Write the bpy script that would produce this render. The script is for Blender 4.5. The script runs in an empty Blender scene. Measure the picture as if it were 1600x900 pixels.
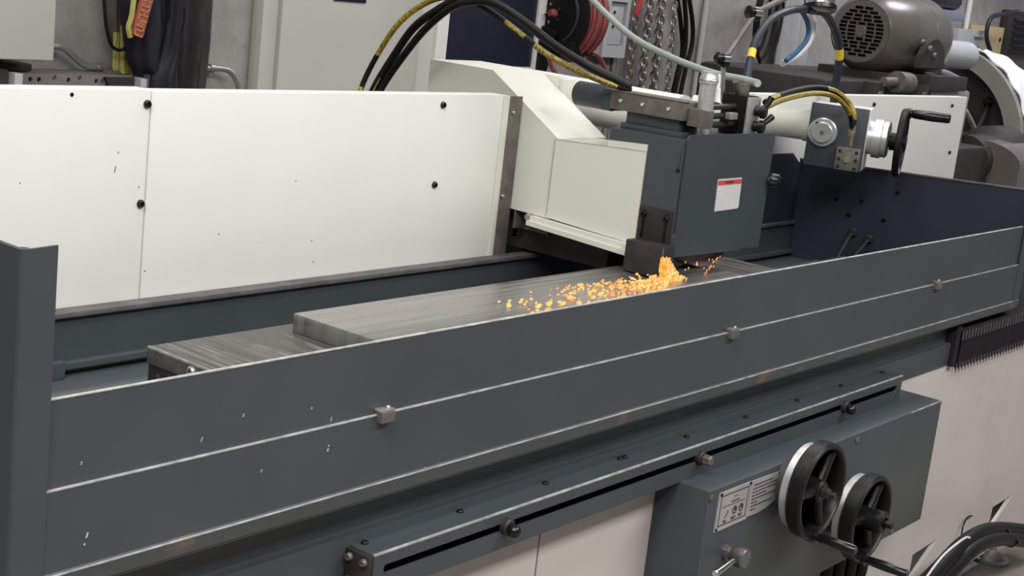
import bpy, bmesh, math, random
from mathutils import Vector, Matrix
from mathutils.geometry import tessellate_polygon
random.seed(7)
SC = bpy.context.scene
COL = SC.collection

# ------------------------------------------------------------------ camera, world, lights, exposure
cam_d = bpy.data.cameras.new('camera')
cam_d.sensor_width = 36.0
cam_d.sensor_fit = 'HORIZONTAL'
cam_d.lens = 51.424
cam_d.clip_start = 0.05
cam = bpy.data.objects.new('camera', cam_d)
COL.objects.link(cam)
_r = [[0.623207, -0.774044, 0.111667], [0.095396, 0.21696, 0.971508], [-0.776217, -0.594798, 0.209052]]
_m = Matrix(((_r[0][0], _r[1][0], _r[2][0], 0.0), (_r[0][1], _r[1][1], _r[2][1], -1.376),
             (_r[0][2], _r[1][2], _r[2][2], 1.64), (0, 0, 0, 1)))
cam.matrix_world = _m
SC.camera = cam

world = bpy.data.worlds.new('workshop_air')
world.use_nodes = True
world.node_tree.nodes['Background'].inputs[0].default_value = (0.86, 0.93, 1.0, 1)
world.node_tree.nodes['Background'].inputs[1].default_value = 0.17
SC.world = world


def area(name, loc, sx, sy, energy, col=(1, 0.98, 0.95), target=None):
    d = bpy.data.lights.new(name, 'AREA')
    d.shape = 'RECTANGLE'
    d.size, d.size_y, d.energy, d.color = sx, sy, energy, col
    o = bpy.data.objects.new(name, d)
    o.location = loc
    if target:
        o.rotation_euler = (Vector(target) - Vector(loc)).to_track_quat('-Z', 'Y').to_euler()
    COL.objects.link(o)
    return o


# ceiling fittings of the workshop hall
area('ceiling_light', (-0.6, -0.9, 3.7), 2.4, 0.8, 135)
area('ceiling_light', (0.9, -2.4, 3.7), 2.4, 0.8, 125)
area('ceiling_light', (3.8, -2.4, 3.7), 2.4, 0.8, 135)
area('ceiling_light', (1.6, 0.6, 3.9), 2.4, 0.7, 42)
area('ceiling_light', (4.6, 0.9, 3.9), 2.4, 0.7, 42)
area('ceiling_light', (7.8, 0.6, 3.9), 2.4, 0.7, 115, (0.92, 0.93, 1.0))
SC.view_settings.view_transform = 'Standard'
SC.view_settings.look = 'None'
SC.view_settings.gamma = 1.0
SC.view_settings.use_curve_mapping = False
SC.view_settings.exposure = 0.0


# ------------------------------------------------------------------ materials
def _nt(name):
    m = bpy.data.materials.new(name)
    m.use_nodes = True
    nt = m.node_tree
    return m, nt, nt.nodes['Principled BSDF']


def _noise(nt, scale, detail=4, rough=0.6, stretch=None, coord='Object'):
    tc = nt.nodes.new('ShaderNodeTexCoord')
    n = nt.nodes.new('ShaderNodeTexNoise')
    n.inputs['Scale'].default_value = scale
    n.inputs['Detail'].default_value = detail
    n.inputs['Roughness'].default_value = rough
    if stretch:
        mp = nt.nodes.new('ShaderNodeMapping')
        mp.inputs['Scale'].default_value = stretch
        nt.links.new(tc.outputs[coord], mp.inputs['Vector'])
        nt.links.new(mp.outputs[0], n.inputs['Vector'])
    else:
        nt.links.new(tc.outputs[coord], n.inputs['Vector'])
    return n


def _ramp(nt, fac, stops):
    r = nt.nodes.new('ShaderNodeValToRGB')
    e = r.color_ramp.elements
    while len(e) < len(stops):
        e.new(0.5)
    for i, (p, c) in enumerate(stops):
        e[i].position = p
        e[i].color = (*c, 1) if len(c) == 3 else c
    nt.links.new(fac, r.inputs[0])
    return r


def _mix(nt, fac, a, b):
    x = nt.nodes.new('ShaderNodeMix')
    x.data_type = 'RGBA'
    for sock, v in ((x.inputs[0], fac), (x.inputs[6], a), (x.inputs[7], b)):
        if hasattr(v, 'links') or hasattr(v, 'is_linked'):
            nt.links.new(v, sock)
        elif isinstance(v, (int, float)):
            sock.default_value = v
        else:
            sock.default_value = (*v, 1)
    return x.outputs[2]


def _bump(nt, b, fac, strength, dist=0.01):
    n = nt.nodes.new('ShaderNodeBump')
    n.inputs['Strength'].default_value = strength
    n.inputs['Distance'].default_value = dist
    nt.links.new(fac, n.inputs['Height'])
    nt.links.new(n.outputs[0], b.inputs['Normal'])


def mat(name, col, rough=0.5, metal=0.0, var=0.12, scale=6.0, bump=0.0, bscale=90.0, stain=None, stretch=None, spec=0.5):
    m, nt, b = _nt(name)
    n = _noise(nt, scale, stretch=stretch)
    lo = tuple(c * (1 - var) for c in col)
    hi = tuple(min(1, c * (1 + var)) for c in col)
    r = _ramp(nt, n.outputs[0], ((0.3, lo), (0.7, hi)))
    out = r.outputs[0]
    if stain:
        sc, scale_, lo_, hi_ = stain
        n2 = _noise(nt, scale_, 6, 0.65)
        r2 = _ramp(nt, n2.outputs[0], ((lo_, (0, 0, 0)), (hi_, (1, 1, 1))))
        out = _mix(nt, r2.outputs[0], out, sc)
    nt.links.new(out, b.inputs['Base Color'])
    b.inputs['Roughness'].default_value = rough
    b.inputs['Metallic'].default_value = metal
    b.inputs['Specular IOR Level'].default_value = spec
    if bump:
        nb = _noise(nt, bscale, 3)
        _bump(nt, b, nb.outputs[0], bump, 0.003)
    return m


def emit_mat(name, stops, scale, strength):
    m, nt, b = _nt(name)
    n = _noise(nt, scale, 3)
    r = _ramp(nt, n.outputs[0], stops)
    b.inputs['Base Color'].default_value = (0, 0, 0, 1)
    nt.links.new(r.outputs[0], b.inputs['Emission Color'])
    b.inputs['Emission Strength'].default_value = strength
    return m


M = {}
M['slate'] = mat('slate_paint', (0.042, 0.051, 0.057), 0.42, 0, 0.10, 3.5, 0.05, 140)
M['slate_dust'] = mat('dusty_slate_paint', (0.078, 0.076, 0.074), 0.7, 0, 0.35, 14)
M['slate_rust'] = mat('slate_paint_rusted_lip', (0.058, 0.064, 0.068), 0.5, 0, 0.12, 5, 0.05, 140,
                      stain=((0.17, 0.105, 0.075), 7.0, 0.60, 0.72))
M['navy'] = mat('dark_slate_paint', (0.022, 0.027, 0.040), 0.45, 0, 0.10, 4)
M['edge'] = mat('bare_worn_edge', (0.36, 0.36, 0.345), 0.45, 0.2, 0.4, 30, stretch=(1, 1, 1))
M['cream'] = mat('cream_white_paint', (0.70, 0.69, 0.65), 0.42, 0, 0.035, 2.2, 0.03, 200,
                 stain=((0.56, 0.535, 0.475), 3.2, 0.60, 0.95))
M['pale'] = mat('pale_green_white_paint', (0.60, 0.60, 0.53), 0.4, 0, 0.04, 3, 0.02, 200)
M['pinkwhite'] = mat('dimmed_grubby_white_base_paint', (0.50, 0.455, 0.43), 0.5, 0, 0.06, 2.5, 0.03, 150,
                     stain=((0.38, 0.34, 0.315), 3.5, 0.58, 0.85))  # weaker light low on the machine put into the base colour; stains on top
M['cabinet'] = mat('light_grey_cabinet_paint', (0.44, 0.435, 0.39), 0.45, 0, 0.05, 2)
M['frame_white'] = mat('white_frame_paint', (0.66, 0.65, 0.62), 0.45, 0, 0.04, 3)
M['glass_dark'] = mat('dark_tinted_window', (0.016, 0.018, 0.032), 0.25, 0, 0.2, 2, spec=0.3)
M['black'] = mat('black_rubber', (0.006, 0.0057, 0.0062), 0.5, 0, 0.2, 20, spec=0.22)
M['blackgloss'] = mat('black_enamel', (0.006, 0.006, 0.007), 0.25, 0, 0.2, 20, spec=0.4)
M['iron'] = mat('black_cast_iron', (0.007, 0.0066, 0.007), 0.36, 0, 0.25, 30, 0.15, 180, spec=0.28)
M['darkmetal'] = mat('dark_oiled_metal', (0.026, 0.023, 0.022), 0.5, 0.1, 0.35, 18, 0.1, 120, spec=0.35)
M['steel'] = mat('ground_steel', (0.42, 0.40, 0.38), 0.38, 0.75, 0.25, 9, 0.03, 200)
M['oldsteel'] = mat('grimy_brown_steel', (0.14, 0.122, 0.11), 0.5, 0.35, 0.3, 22, 0.1, 150)
M['knobsteel'] = mat('worn_knob_steel', (0.16, 0.15, 0.145), 0.3, 0.7, 0.3, 20)
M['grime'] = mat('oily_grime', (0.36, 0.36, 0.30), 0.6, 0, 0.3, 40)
M['chrome'] = mat('bright_chrome', (0.62, 0.62, 0.62), 0.16, 1.0, 0.05, 5)
M['alu'] = mat('brushed_aluminium', (0.60, 0.60, 0.60), 0.35, 0.7, 0.1, 40, stretch=(1, 1, 12))
M['brass'] = mat('brass_fitting', (0.48, 0.40, 0.24), 0.35, 0.8, 0.2, 30)
M['rust'] = mat('rusty_way_strip', (0.20, 0.125, 0.105), 0.55, 0.1, 0.35, 25)
M['yellow'] = mat('yellow_print', (0.30, 0.215, 0.022), 0.5, 0, 0.85, 170)
M['yband'] = mat('yellow_tape', (0.72, 0.50, 0.05), 0.5, 0, 0.1, 20)
M['hosegrey'] = mat('grey_green_hose', (0.36, 0.40, 0.36), 0.5, 0, 0.08, 12)
M['navyhose'] = mat('blue_black_hose', (0.022, 0.027, 0.040), 0.45, 0, 0.15, 14, spec=0.35)
M['bluehose'] = mat('blue_hose', (0.03, 0.09, 0.20), 0.5, 0, 0.2, 14)
M['whitehose'] = mat('white_plastic', (0.60, 0.57, 0.58), 0.5, 0, 0.08, 10)
M['redhose'] = mat('red_rubber_hose', (0.22, 0.05, 0.05), 0.5, 0, 0.25, 20)
M['redtag'] = mat('red_plastic', (0.33, 0.035, 0.045), 0.45, 0, 0.15, 10)
M['paper'] = mat('white_label', (0.55, 0.545, 0.55), 0.55, 0, 0.07, 12)
M['labelred'] = mat('red_label_print', (0.52, 0.055, 0.055), 0.5, 0, 0.15, 60)
M['ink'] = mat('black_print', (0.03, 0.03, 0.03), 0.6, 0, 0.1, 30)
M['plate'] = mat('stamped_name_plate', (0.40, 0.38, 0.375), 0.42, 0.35, 0.08, 20)
M['motor'] = mat('brown_grey_enamel', (0.105, 0.094, 0.082), 0.30, 0, 0.12, 6)
M['motordark'] = mat('dark_brown_enamel', (0.030, 0.027, 0.026), 0.5, 0, 0.2, 8, spec=0.35)
M['beige'] = mat('grey_beige_enamel', (0.23, 0.22, 0.19), 0.35, 0, 0.10, 6)
M['cloth'] = mat('white_cotton_cloth', (0.62, 0.62, 0.67), 0.85, 0, 0.05, 12, 0.3, 60)
M['wood'] = mat('pale_pine_board', (0.62, 0.47, 0.26), 0.6, 0, 0.14, 6, stretch=(8, 8, 1))
M['bluegrey'] = mat('blue_grey_shelf_paint', (0.20, 0.22, 0.31), 0.5, 0, 0.1, 8)
M['jacket'] = mat('black_nylon', (0.013, 0.012, 0.018), 0.6, 0, 0.25, 9, 0.2, 60, spec=0.3)
M['coat'] = mat('charcoal_cloth', (0.034, 0.031, 0.032), 0.85, 0, 0.25, 9, 0.2, 60)
M['olive'] = mat('olive_grey_cloth', (0.085, 0.078, 0.062), 0.85, 0, 0.25, 9)
M['hivis'] = mat('yellow_reflective_tape', (0.36, 0.33, 0.085), 0.55, 0, 0.15, 20)
M['orange'] = mat('orange_embroidery', (0.29, 0.07, 0.035), 0.7, 0, 0.25, 50)
M['palethread'] = mat('pale_orange_thread', (0.42, 0.18, 0.10), 0.7, 0, 0.25, 50)
M['galv'] = mat('galvanised_pipe', (0.40, 0.40, 0.38), 0.35, 0.7, 0.15, 12)
M['conduit_dirty'] = mat('dirty_pipe', (0.22, 0.21, 0.19), 0.4, 0.5, 0.3, 12)
M['boxgrey'] = mat('grey_steel_box', (0.40, 0.40, 0.41), 0.45, 0.1, 0.08, 6)
M['chain'] = mat('steel_chain', (0.34, 0.30, 0.27), 0.35, 0.85, 0.3, 20)
M['bench'] = mat('brown_grey_bench_steel', (0.17, 0.15, 0.145), 0.55, 0.1, 0.15, 9)
M['bellows'] = mat('black_bellows_cloth', (0.011, 0.010, 0.013), 0.6, 0, 0.2, 20, spec=0.3)
M['foldgrey'] = mat('grey_fold_edge', (0.10, 0.095, 0.10), 0.6, 0, 0.3, 30)
M['wheel'] = mat('abrasive_wheel', (0.10, 0.075, 0.075), 0.95, 0, 0.3, 60, 0.4, 200)


def concrete(name, a, b_, c):
    m, nt, b = _nt(name)
    n = _noise(nt, 1.1, 8, 0.6)
    r = _ramp(nt, n.outputs[0], ((0.30, a), (0.52, b_), (0.74, c)))
    n2 = _noise(nt, 9, 6, 0.7)
    r2 = _ramp(nt, n2.outputs[0], ((0.35, (0.72, 0.72, 0.72)), (0.6, (1, 1, 1))))
    mx = nt.nodes.new('ShaderNodeMix')
    mx.data_type = 'RGBA'
    mx.blend_type = 'MULTIPLY'
    mx.inputs[0].default_value = 0.8
    nt.links.new(r.outputs[0], mx.inputs[6])
    nt.links.new(r2.outputs[0], mx.inputs[7])
    nt.links.new(mx.outputs[2], b.inputs['Base Color'])
    b.inputs['Roughness'].default_value = 0.8
    n3 = _noise(nt, 60, 4)
    _bump(nt, b, n3.outputs[0], 0.25, 0.004)
    return m


M['wall'] = concrete('grey_painted_concrete', (0.22, 0.21, 0.20), (0.31, 0.295, 0.28), (0.37, 0.35, 0.335))
M['floor'] = concrete('stained_concrete_floor', (0.12, 0.10, 0.085), (0.22, 0.195, 0.165), (0.32, 0.29, 0.25))
M['farwall'] = mat('pale_grey_wall_paint', (0.36, 0.36, 0.39), 0.6, 0, 0.06, 2)


def ground_plate():
    m, nt, b = _nt('freshly_ground_plate')
    n = _noise(nt, 1.0, 6, 0.6, stretch=(2.2, 60.0, 3.0))
    r = _ramp(nt, n.outputs[0], ((0.25, (0.30, 0.29, 0.28)), (0.52, (0.40, 0.388, 0.375)), (0.8, (0.54, 0.525, 0.51))))
    nt.links.new(r.outputs[0], b.inputs['Base Color'])
    b.inputs['Metallic'].default_value = 0.88
    r2 = _ramp(nt, n.outputs[0], ((0.3, (0.24, 0.24, 0.24)), (0.7, (0.40, 0.40, 0.40))))
    nt.links.new(r2.outputs[0], b.inputs['Roughness'])
    return m


def chuck_face():
    m, nt, b = _nt('laminated_chuck_face')
    n = _noise(nt, 1.0, 4, 0.6, stretch=(95.0, 5.0, 5.0))
    n2 = _noise(nt, 4.0, 4, 0.6)
    r = _ramp(nt, n.outputs[0], ((0.42, (0.035, 0.032, 0.03)), (0.62, (0.21, 0.20, 0.185))))
    r2 = _ramp(nt, n2.outputs[0], ((0.40, (0, 0, 0)), (0.62, (1, 1, 1))))
    out = _mix(nt, r2.outputs[0], (0.070, 0.066, 0.060), r.outputs[0])
    nt.links.new(out, b.inputs['Base Color'])
    b.inputs['Metallic'].default_value = 0.25
    b.inputs['Roughness'].default_value = 0.42
    return m


M['plate_top'] = ground_plate()
M['chuck_top'] = chuck_face()
M['spark'] = emit_mat('glowing_spark', ((0.35, (1.0, 0.40, 0.06)), (0.65, (1.0, 0.74, 0.28))), 90, 1.2)
M['ember'] = emit_mat('glowing_ember', ((0.35, (1.0, 0.22, 0.05)), (0.65, (1.0, 0.48, 0.12))), 90, 1.15)
M['flare'] = emit_mat('spark_stream_glow', ((0.33, (0.95, 0.20, 0.03)), (0.5, (1.0, 0.40, 0.06)), (0.66, (1.0, 0.66, 0.16))), 95, 1.15)


# ------------------------------------------------------------------ mesh helpers
class MB:
    def __init__(self):
        self.v, self.f, self.mi = [], [], []

    def add(self, vs, fs, mi=0):
        o = len(self.v)
        self.v += [tuple(p) for p in vs]
        self.f += [tuple(i + o for i in q) for q in fs]
        self.mi += [mi] * len(fs)
        return self

    def obox(self, c, ax, ay, az, hx, hy, hz, bev=0.0, mi=0, seg=2):
        c, ax, ay, az = Vector(c), Vector(ax).normalized(), Vector(ay).normalized(), Vector(az).normalized()
        bm = bmesh.new()
        bmesh.ops.create_cube(bm, size=2.0)
        for v in bm.verts:
            v.co = Vector((v.co.x * hx, v.co.y * hy, v.co.z * hz))
        if bev > 0:
            bmesh.ops.bevel(bm, geom=list(bm.edges), offset=min(bev, 0.49 * 2 * min(hx, hy, hz)), segments=seg, affect='EDGES', profile=0.6)
        bm.verts.index_update()
        vs = [c + ax * v.co.x + ay * v.co.y + az * v.co.z for v in bm.verts]
        fs = [[v.index for v in f.verts] for f in bm.faces]
        bm.free()
        return self.add(vs, fs, mi)

    def box(self, x0, x1, y0, y1, z0, z1, bev=0.0, mi=0, seg=2):
        return self.obox(((x0 + x1) / 2, (y0 + y1) / 2, (z0 + z1) / 2), (1, 0, 0), (0, 1, 0), (0, 0, 1),
                         abs(x1 - x0) / 2, abs(y1 - y0) / 2, abs(z1 - z0) / 2, bev, mi, seg)

    def lathe(self, p0, axis, prof, n=24, mi=0, a0=0.0, a1=None, ref=None):
        p0, w = Vector(p0), Vector(axis).normalized()
        u = Vector(ref) if ref else (Vector((0, 0, 1)) if abs(w.z) < 0.9 else Vector((1, 0, 0)))
        u = (u - w * u.dot(w)).normalized()
        t = w.cross(u)
        full = a1 is None
        m = n if full else n + 1
        vs, fs = [], []
        for s, r in prof:
            for i in range(m):
                a = a0 + (2 * math.pi * i / n if full else (a1 - a0) * i / n)
                vs.append(p0 + w * s + (u * math.cos(a) + t * math.sin(a)) * r)
        for j in range(len(prof) - 1):
            for i in range(n if full else n):
                i2 = (i + 1) % m if full else i + 1
                fs.append((j * m + i, j * m + i2, (j + 1) * m + i2, (j + 1) * m + i))
        if full:
            if prof[0][1] > 1e-6:
                fs.append(tuple(range(m - 1, -1, -1)))
            if prof[-1][1] > 1e-6:
                fs.append(tuple((len(prof) - 1) * m + i for i in range(m)))
        return self.add(vs, fs, mi)

    def cyl(self, p0, p1, r0, r1=None, n=20, bev=0.0, mi=0):
        r1 = r0 if r1 is None else r1
        d = Vector(p1) - Vector(p0)
        L = d.length
        if bev > 0:
            return self.lathe(p0, d, ((0, r0 - bev), (bev, r0), (L - bev, r1), (L, r1 - bev)), n, mi)
        return self.lathe(p0, d, ((0, r0), (L, r1)), n, mi)

    @staticmethod
    def smooth(pts, sub=8, closed=False):
        P = [Vector(p) for p in pts]
        n = len(P)
        out = []
        rng = range(n if closed else n - 1)
        for i in rng:
            if closed:
                a, b, c, d = P[(i - 1) % n], P[i], P[(i + 1) % n], P[(i + 2) % n]
            else:
                b, c = P[i], P[i + 1]
                a = P[i - 1] if i else b * 2 - c
                d = P[i + 2] if i + 2 < n else c * 2 - b
            for k in range(sub):
                t = k / sub
                out.append(0.5 * ((2 * b) + (c - a) * t + (2 * a - 5 * b + 4 * c - d) * t * t + (3 * b - a - 3 * c + d) * t ** 3))
        if not closed:
            out.append(P[-1])
        return out

    def tube(self, pts, r, n=10, sub=8, closed=False, mi=0, flat=1.0):
        P = self.smooth(pts, sub, closed) if sub > 1 else [Vector(p) for p in pts]
        m = len(P)
        T = []
        for i in range(m):
            a = P[(i - 1) % m] if (closed or i) else P[i]
            b = P[(i + 1) % m] if (closed or i < m - 1) else P[i]
            T.append((b - a).normalized())
        u = Vector((0, 0, 1)) if abs(T[0].z) < 0.9 else Vector((1, 0, 0))
        vs, fs = [], []
        for i in range(m):
            u = (u - T[i] * u.dot(T[i])).normalized()
            w = T[i].cross(u)
            rr = r[0] + (r[1] - r[0]) * i / (m - 1) if isinstance(r, (tuple, list)) else r
            for k in range(n):
                a = 2 * math.pi * k / n
                vs.append(P[i] + (u * math.cos(a) * flat + w * math.sin(a)) * rr)
        for i in range(m if closed else m - 1):
            j = (i + 1) % m
            for k in range(n):
                k2 = (k + 1) % n
                fs.append((i * n + k, i * n + k2, j * n + k2, j * n + k))
        if not closed:
            fs.append(tuple(range(n - 1, -1, -1)))
            fs.append(tuple((m - 1) * n + k for k in range(n)))
        return self.add(vs, fs, mi)

    def stripe(self, pts, r, toward, half=0.9, f0=0.0, f1=1.0, sub=8, mi=0, n=5):
        """printed band on a hose, on the side that faces 'toward'"""
        P = self.smooth(pts, sub)
        n = 18 if half > 2 else n
        i0, i1 = int(f0 * (len(P) - 1)), int(f1 * (len(P) - 1))
        vs, fs = [], []
        tw = Vector(toward)
        for i in range(i0, i1 + 1):
            t = (P[min(i + 1, len(P) - 1)] - P[max(i - 1, 0)]).normalized()
            u = (tw - t * tw.dot(t)).normalized()
            w = t.cross(u)
            for lay in (r * 0.9, r):
                for k in range(n):
                    a = -half + 2 * half * k / (n - 1)
                    vs.append(P[i] + (u * math.cos(a) + w * math.sin(a)) * lay)
        q = 2 * n
        for i in range(i1 - i0):
            for k in range(n - 1):
                for lay in (0, n):
                    fs.append((i * q + lay + k, i * q + lay + k + 1, (i + 1) * q + lay + k + 1, (i + 1) * q + lay + k))
        return self.add(vs, fs, mi)

    def prism(self, outer, plane, w0, w1, holes=(), mi=0):
        """polygon in a coordinate plane ('XZ', 'YZ', 'XY') extruded along the third axis"""
        def mp(p, w):
            return {'XZ': (p[0], w, p[1]), 'YZ': (w, p[0], p[1]), 'XY': (p[0], p[1], w)}[plane]
        loops = [list(outer)] + [list(h) for h in holes]
        flat = [p for l in loops for p in l]
        tris = tessellate_polygon([[Vector((p[0], p[1], 0)) for p in l] for l in loops])
        n = len(flat)
        vs = [mp(p, w0) for p in flat] + [mp(p, w1) for p in flat]
        fs = [tuple(t) for t in tris] + [tuple(i + n for i in reversed(t)) for t in tris]
        o = 0
        for l in loops:
            for i in range(len(l)):
                j = (i + 1) % len(l)
                fs.append((o + i, o + j, n + o + j, n + o + i))
            o += len(l)
        return self.add(vs, fs, mi)

    def ball(self, c, rx, ry=None, rz=None, n=12, mi=0, m=8):
        ry, rz = ry or rx, rz or rx
        c = Vector(c)
        vs, fs = [c + Vector((0, 0, rz))], []
        for j in range(1, m):
            t = math.pi * j / m
            for i in range(n):
                a = 2 * math.pi * i / n
                vs.append(c + Vector((rx * math.sin(t) * math.cos(a), ry * math.sin(t) * math.sin(a), rz * math.cos(t))))
        vs.append(c - Vector((0, 0, rz)))
        for i in range(n):
            fs.append((0, 1 + i, 1 + (i + 1) % n))
        for j in range(m - 2):
            for i in range(n):
                a, b = 1 + j * n + i, 1 + j * n + (i + 1) % n
                fs.append((a, a + n, b + n, b))
        o = 1 + (m - 2) * n
        for i in range(n):
            fs.append((len(vs) - 1, o + (i + 1) % n, o + i))
        return self.add(vs, fs, mi)

    def torus(self, c, axis, R, r, n=32, k=10, mi=0, flat=1.0):
        c, w = Vector(c), Vector(axis).normalized()
        u = Vector((0, 0, 1)) if abs(w.z) < 0.9 else Vector((1, 0, 0))
        u = (u - w * u.dot(w)).normalized()
        t = w.cross(u)
        vs, fs = [], []
        for i in range(n):
            a = 2 * math.pi * i / n
            d = u * math.cos(a) + t * math.sin(a)
            for j in range(k):
                b = 2 * math.pi * j / k
                vs.append(c + d * (R + r * math.cos(b)) + w * r * flat * math.sin(b))
        for i in range(n):
            for j in range(k):
                i2, j2 = (i + 1) % n, (j + 1) % k
                fs.append((i * k + j, i2 * k + j, i2 * k + j2, i * k + j2))
        return self.add(vs, fs, mi)

    def drape(self, xs, y0, thick, folds=5, amp=0.02, rows=14, n=26, seed=0, mi=0):
        """hanging cloth: rows of (z, x_left, x_right), closed front and back with folds"""
        rnd = random.Random(seed)
        ph = [rnd.uniform(0, 6.28) for _ in range(4)]
        zs = [k[0] for k in xs]
        vs, fs = [], []
        for j in range(rows + 1):
            z = zs[0] + (zs[-1] - zs[0]) * j / rows
            for a, b in zip(xs, xs[1:]):
                if min(a[0], b[0]) - 1e-6 <= z <= max(a[0], b[0]) + 1e-6:
                    t = (z - a[0]) / (b[0] - a[0])
                    l, r = a[1] + (b[1] - a[1]) * t, a[2] + (b[2] - a[2]) * t
                    break
            g = j / rows
            for side in (0, 1):
                for i in range(n):
                    s = i / (n - 1) if side == 0 else 1 - i / (n - 1)
                    x = l + (r - l) * s
                    edge = math.sin(math.pi * s) ** 0.5
                    fold = math.sin(s * folds * 6.28 + ph[0] + 1.3 * math.sin(g * 3 + ph[1])) + 0.5 * math.sin(s * folds * 11 + ph[2] + g * 4)
                    y = y0 - edge * thick / 2 - amp * edge * fold if side == 0 else y0 + edge * thick / 2
                    vs.append((x, y, z + 0.006 * math.sin(s * 20 + ph[3]) * (j == rows)))
        q = 2 * n
        for j in range(rows):
            for i in range(q):
                i2 = (i + 1) % q
                fs.append((j * q + i, j * q + i2, (j + 1) * q + i2, (j + 1) * q + i))
        fs.append(tuple(range(q)))
        fs.append(tuple(rows * q + i for i in range(q - 1, -1, -1)))
        return self.add(vs, fs, mi)


ORG = {}


def _link(mb, name, mats, org, sharp=35):
    me = bpy.data.meshes.new(name)
    ox, oy, oz = org
    me.from_pydata([(x - ox, y - oy, z - oz) for x, y, z in mb.v], [], mb.f)
    for k in (mats if isinstance(mats, (list, tuple)) else [mats]):
        me.materials.append(M[k])
    if any(mb.mi):
        me.polygons.foreach_set('material_index', mb.mi)
    me.validate()
    bm = bmesh.new()
    bm.from_mesh(me)
    bmesh.ops.recalc_face_normals(bm, faces=bm.faces)
    bm.to_mesh(me)
    bm.free()
    me.shade_smooth()
    me.set_sharp_from_angle(angle=math.radians(sharp))
    o = bpy.data.objects.new(name, me)
    COL.objects.link(o)
    return o


def tag(o, label=None, cat=None, group=None, kind=None):
    for k, v in (('label', label), ('category', cat), ('group', group), ('kind', kind)):
        if v:
            o[k] = v
    return o


def thing(name, label, cat, loc, group=None, kind=None):
    o = bpy.data.objects.new(name, None)
    o.empty_display_size = 0.05
    o.location = loc
    COL.objects.link(o)
    ORG[o.name] = Vector(loc)
    return tag(o, label, cat, group, kind)


def part(mb, name, mats, parent, label=None, kind=None, sharp=35):
    o = _link(mb, name, mats, ORG[parent.name], sharp)
    o.parent = parent
    ORG[o.name] = ORG[parent.name]
    return tag(o, label, None, None, kind)


def solo(mb, name, mats, label, cat, group=None, kind=None, sharp=35):
    xs, ys, zs = zip(*mb.v)
    org = ((min(xs) + max(xs)) / 2, (min(ys) + max(ys)) / 2, min(zs))
    o = _link(mb, name, mats, org, sharp)
    o.location = org
    ORG[o.name] = Vector(org)
    return tag(o, label, cat, group, kind)


def screw(parent, p, axis, r=0.006, h=0.004, m='blackgloss', name='screw'):
    b = MB()
    b.lathe(p, axis, ((-0.002, r), (h * 0.5, r), (h, r * 0.75), (h, r * 0.42), (h * 0.4, r * 0.42), (h * 0.4, 0.0)), 14)
    return part(b, name, m, parent)


def rrect(x0, x1, z0, z1, r, n=5):
    pts = []
    for cx, cz, a in ((x1 - r, z1 - r, 0), (x0 + r, z1 - r, 90), (x0 + r, z0 + r, 180), (x1 - r, z0 + r, 270)):
        for k in range(n + 1):
            t = math.radians(a + 90 * k / n)
            pts.append((cx + r * math.cos(t), cz + r * math.sin(t)))
    return pts


TOCAM = Vector((-0.78, -0.6, 0.25))

# ------------------------------------------------------------------ the setting
tag(solo(MB().box(-3, 11, -5, 2.6, -0.12, 0.0), 'floor', 'floor', 'stained brown-grey concrete workshop floor', 'floor'), kind='structure')
tag(solo(MB().box(-3, 11, 2.3, 2.5, 0, 3.6), 'wall_back', 'wall', 'grey painted concrete wall behind the machine', 'wall'), kind='structure')
tag(solo(MB().box(10.6, 10.8, -5, 2.3, 0, 3.6), 'wall_right', 'farwall', 'pale grey far wall at the right', 'wall'), kind='structure')

# ------------------------------------------------------------------ machine base
BASE = thing('surface_grinder', 'grubby, dimmed white sheet metal base of the grinder with slate upper band', 'machine base', (2.9, 0.45, 0.03))
pk = [[(3.808, 0.183), (3.990, 0.189), (3.815, 0.098), (3.806, 0.098)],
      [(4.415, 0.188), (4.600, 0.193), (4.415, 0.105), (4.405, 0.105)]]
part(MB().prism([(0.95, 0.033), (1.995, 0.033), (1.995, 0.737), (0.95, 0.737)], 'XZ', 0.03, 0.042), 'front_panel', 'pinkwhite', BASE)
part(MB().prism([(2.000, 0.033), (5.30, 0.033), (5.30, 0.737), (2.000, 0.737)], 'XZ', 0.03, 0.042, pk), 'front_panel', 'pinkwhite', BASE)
b = MB()
b.box(0.95, 0.962, 0.042, 1.0, 0.033, 0.737).box(5.288, 5.3, 0.042, 1.0, 0.033, 0.737).box(0.962, 5.288, 0.988, 1.0, 0.033, 0.737)
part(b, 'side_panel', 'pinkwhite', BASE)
part(MB().box(0.962, 5.288, 0.30, 0.98, 0.04, 0.73), 'casting', 'darkmetal', BASE)
part(MB().box(0.96, 3.80, 0.026, 0.95, 0.737, 0.80, 0.003), 'bed_band', 'slate', BASE)
part(MB().box(0.98, 3.80, 0.045, 0.93, 0.80, 0.852), 'upper_bed', 'slate', BASE)
for X in (3.795, 4.405):
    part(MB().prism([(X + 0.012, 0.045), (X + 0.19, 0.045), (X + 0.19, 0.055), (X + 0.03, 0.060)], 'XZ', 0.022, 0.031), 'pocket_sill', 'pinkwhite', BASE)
for X in (4.46, 1.2, 5.15):
    bb = MB()
    bb.lathe((X, 0.02, 0.0), (0, 0, 1), ((0, 0.055), (0.012, 0.055), (0.014, 0.045), (0.03, 0.03), (0.04, 0.012), (0.05, 0.012)), 20)
    part(bb, 'levelling_foot', 'conduit_dirty', BASE)

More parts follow.
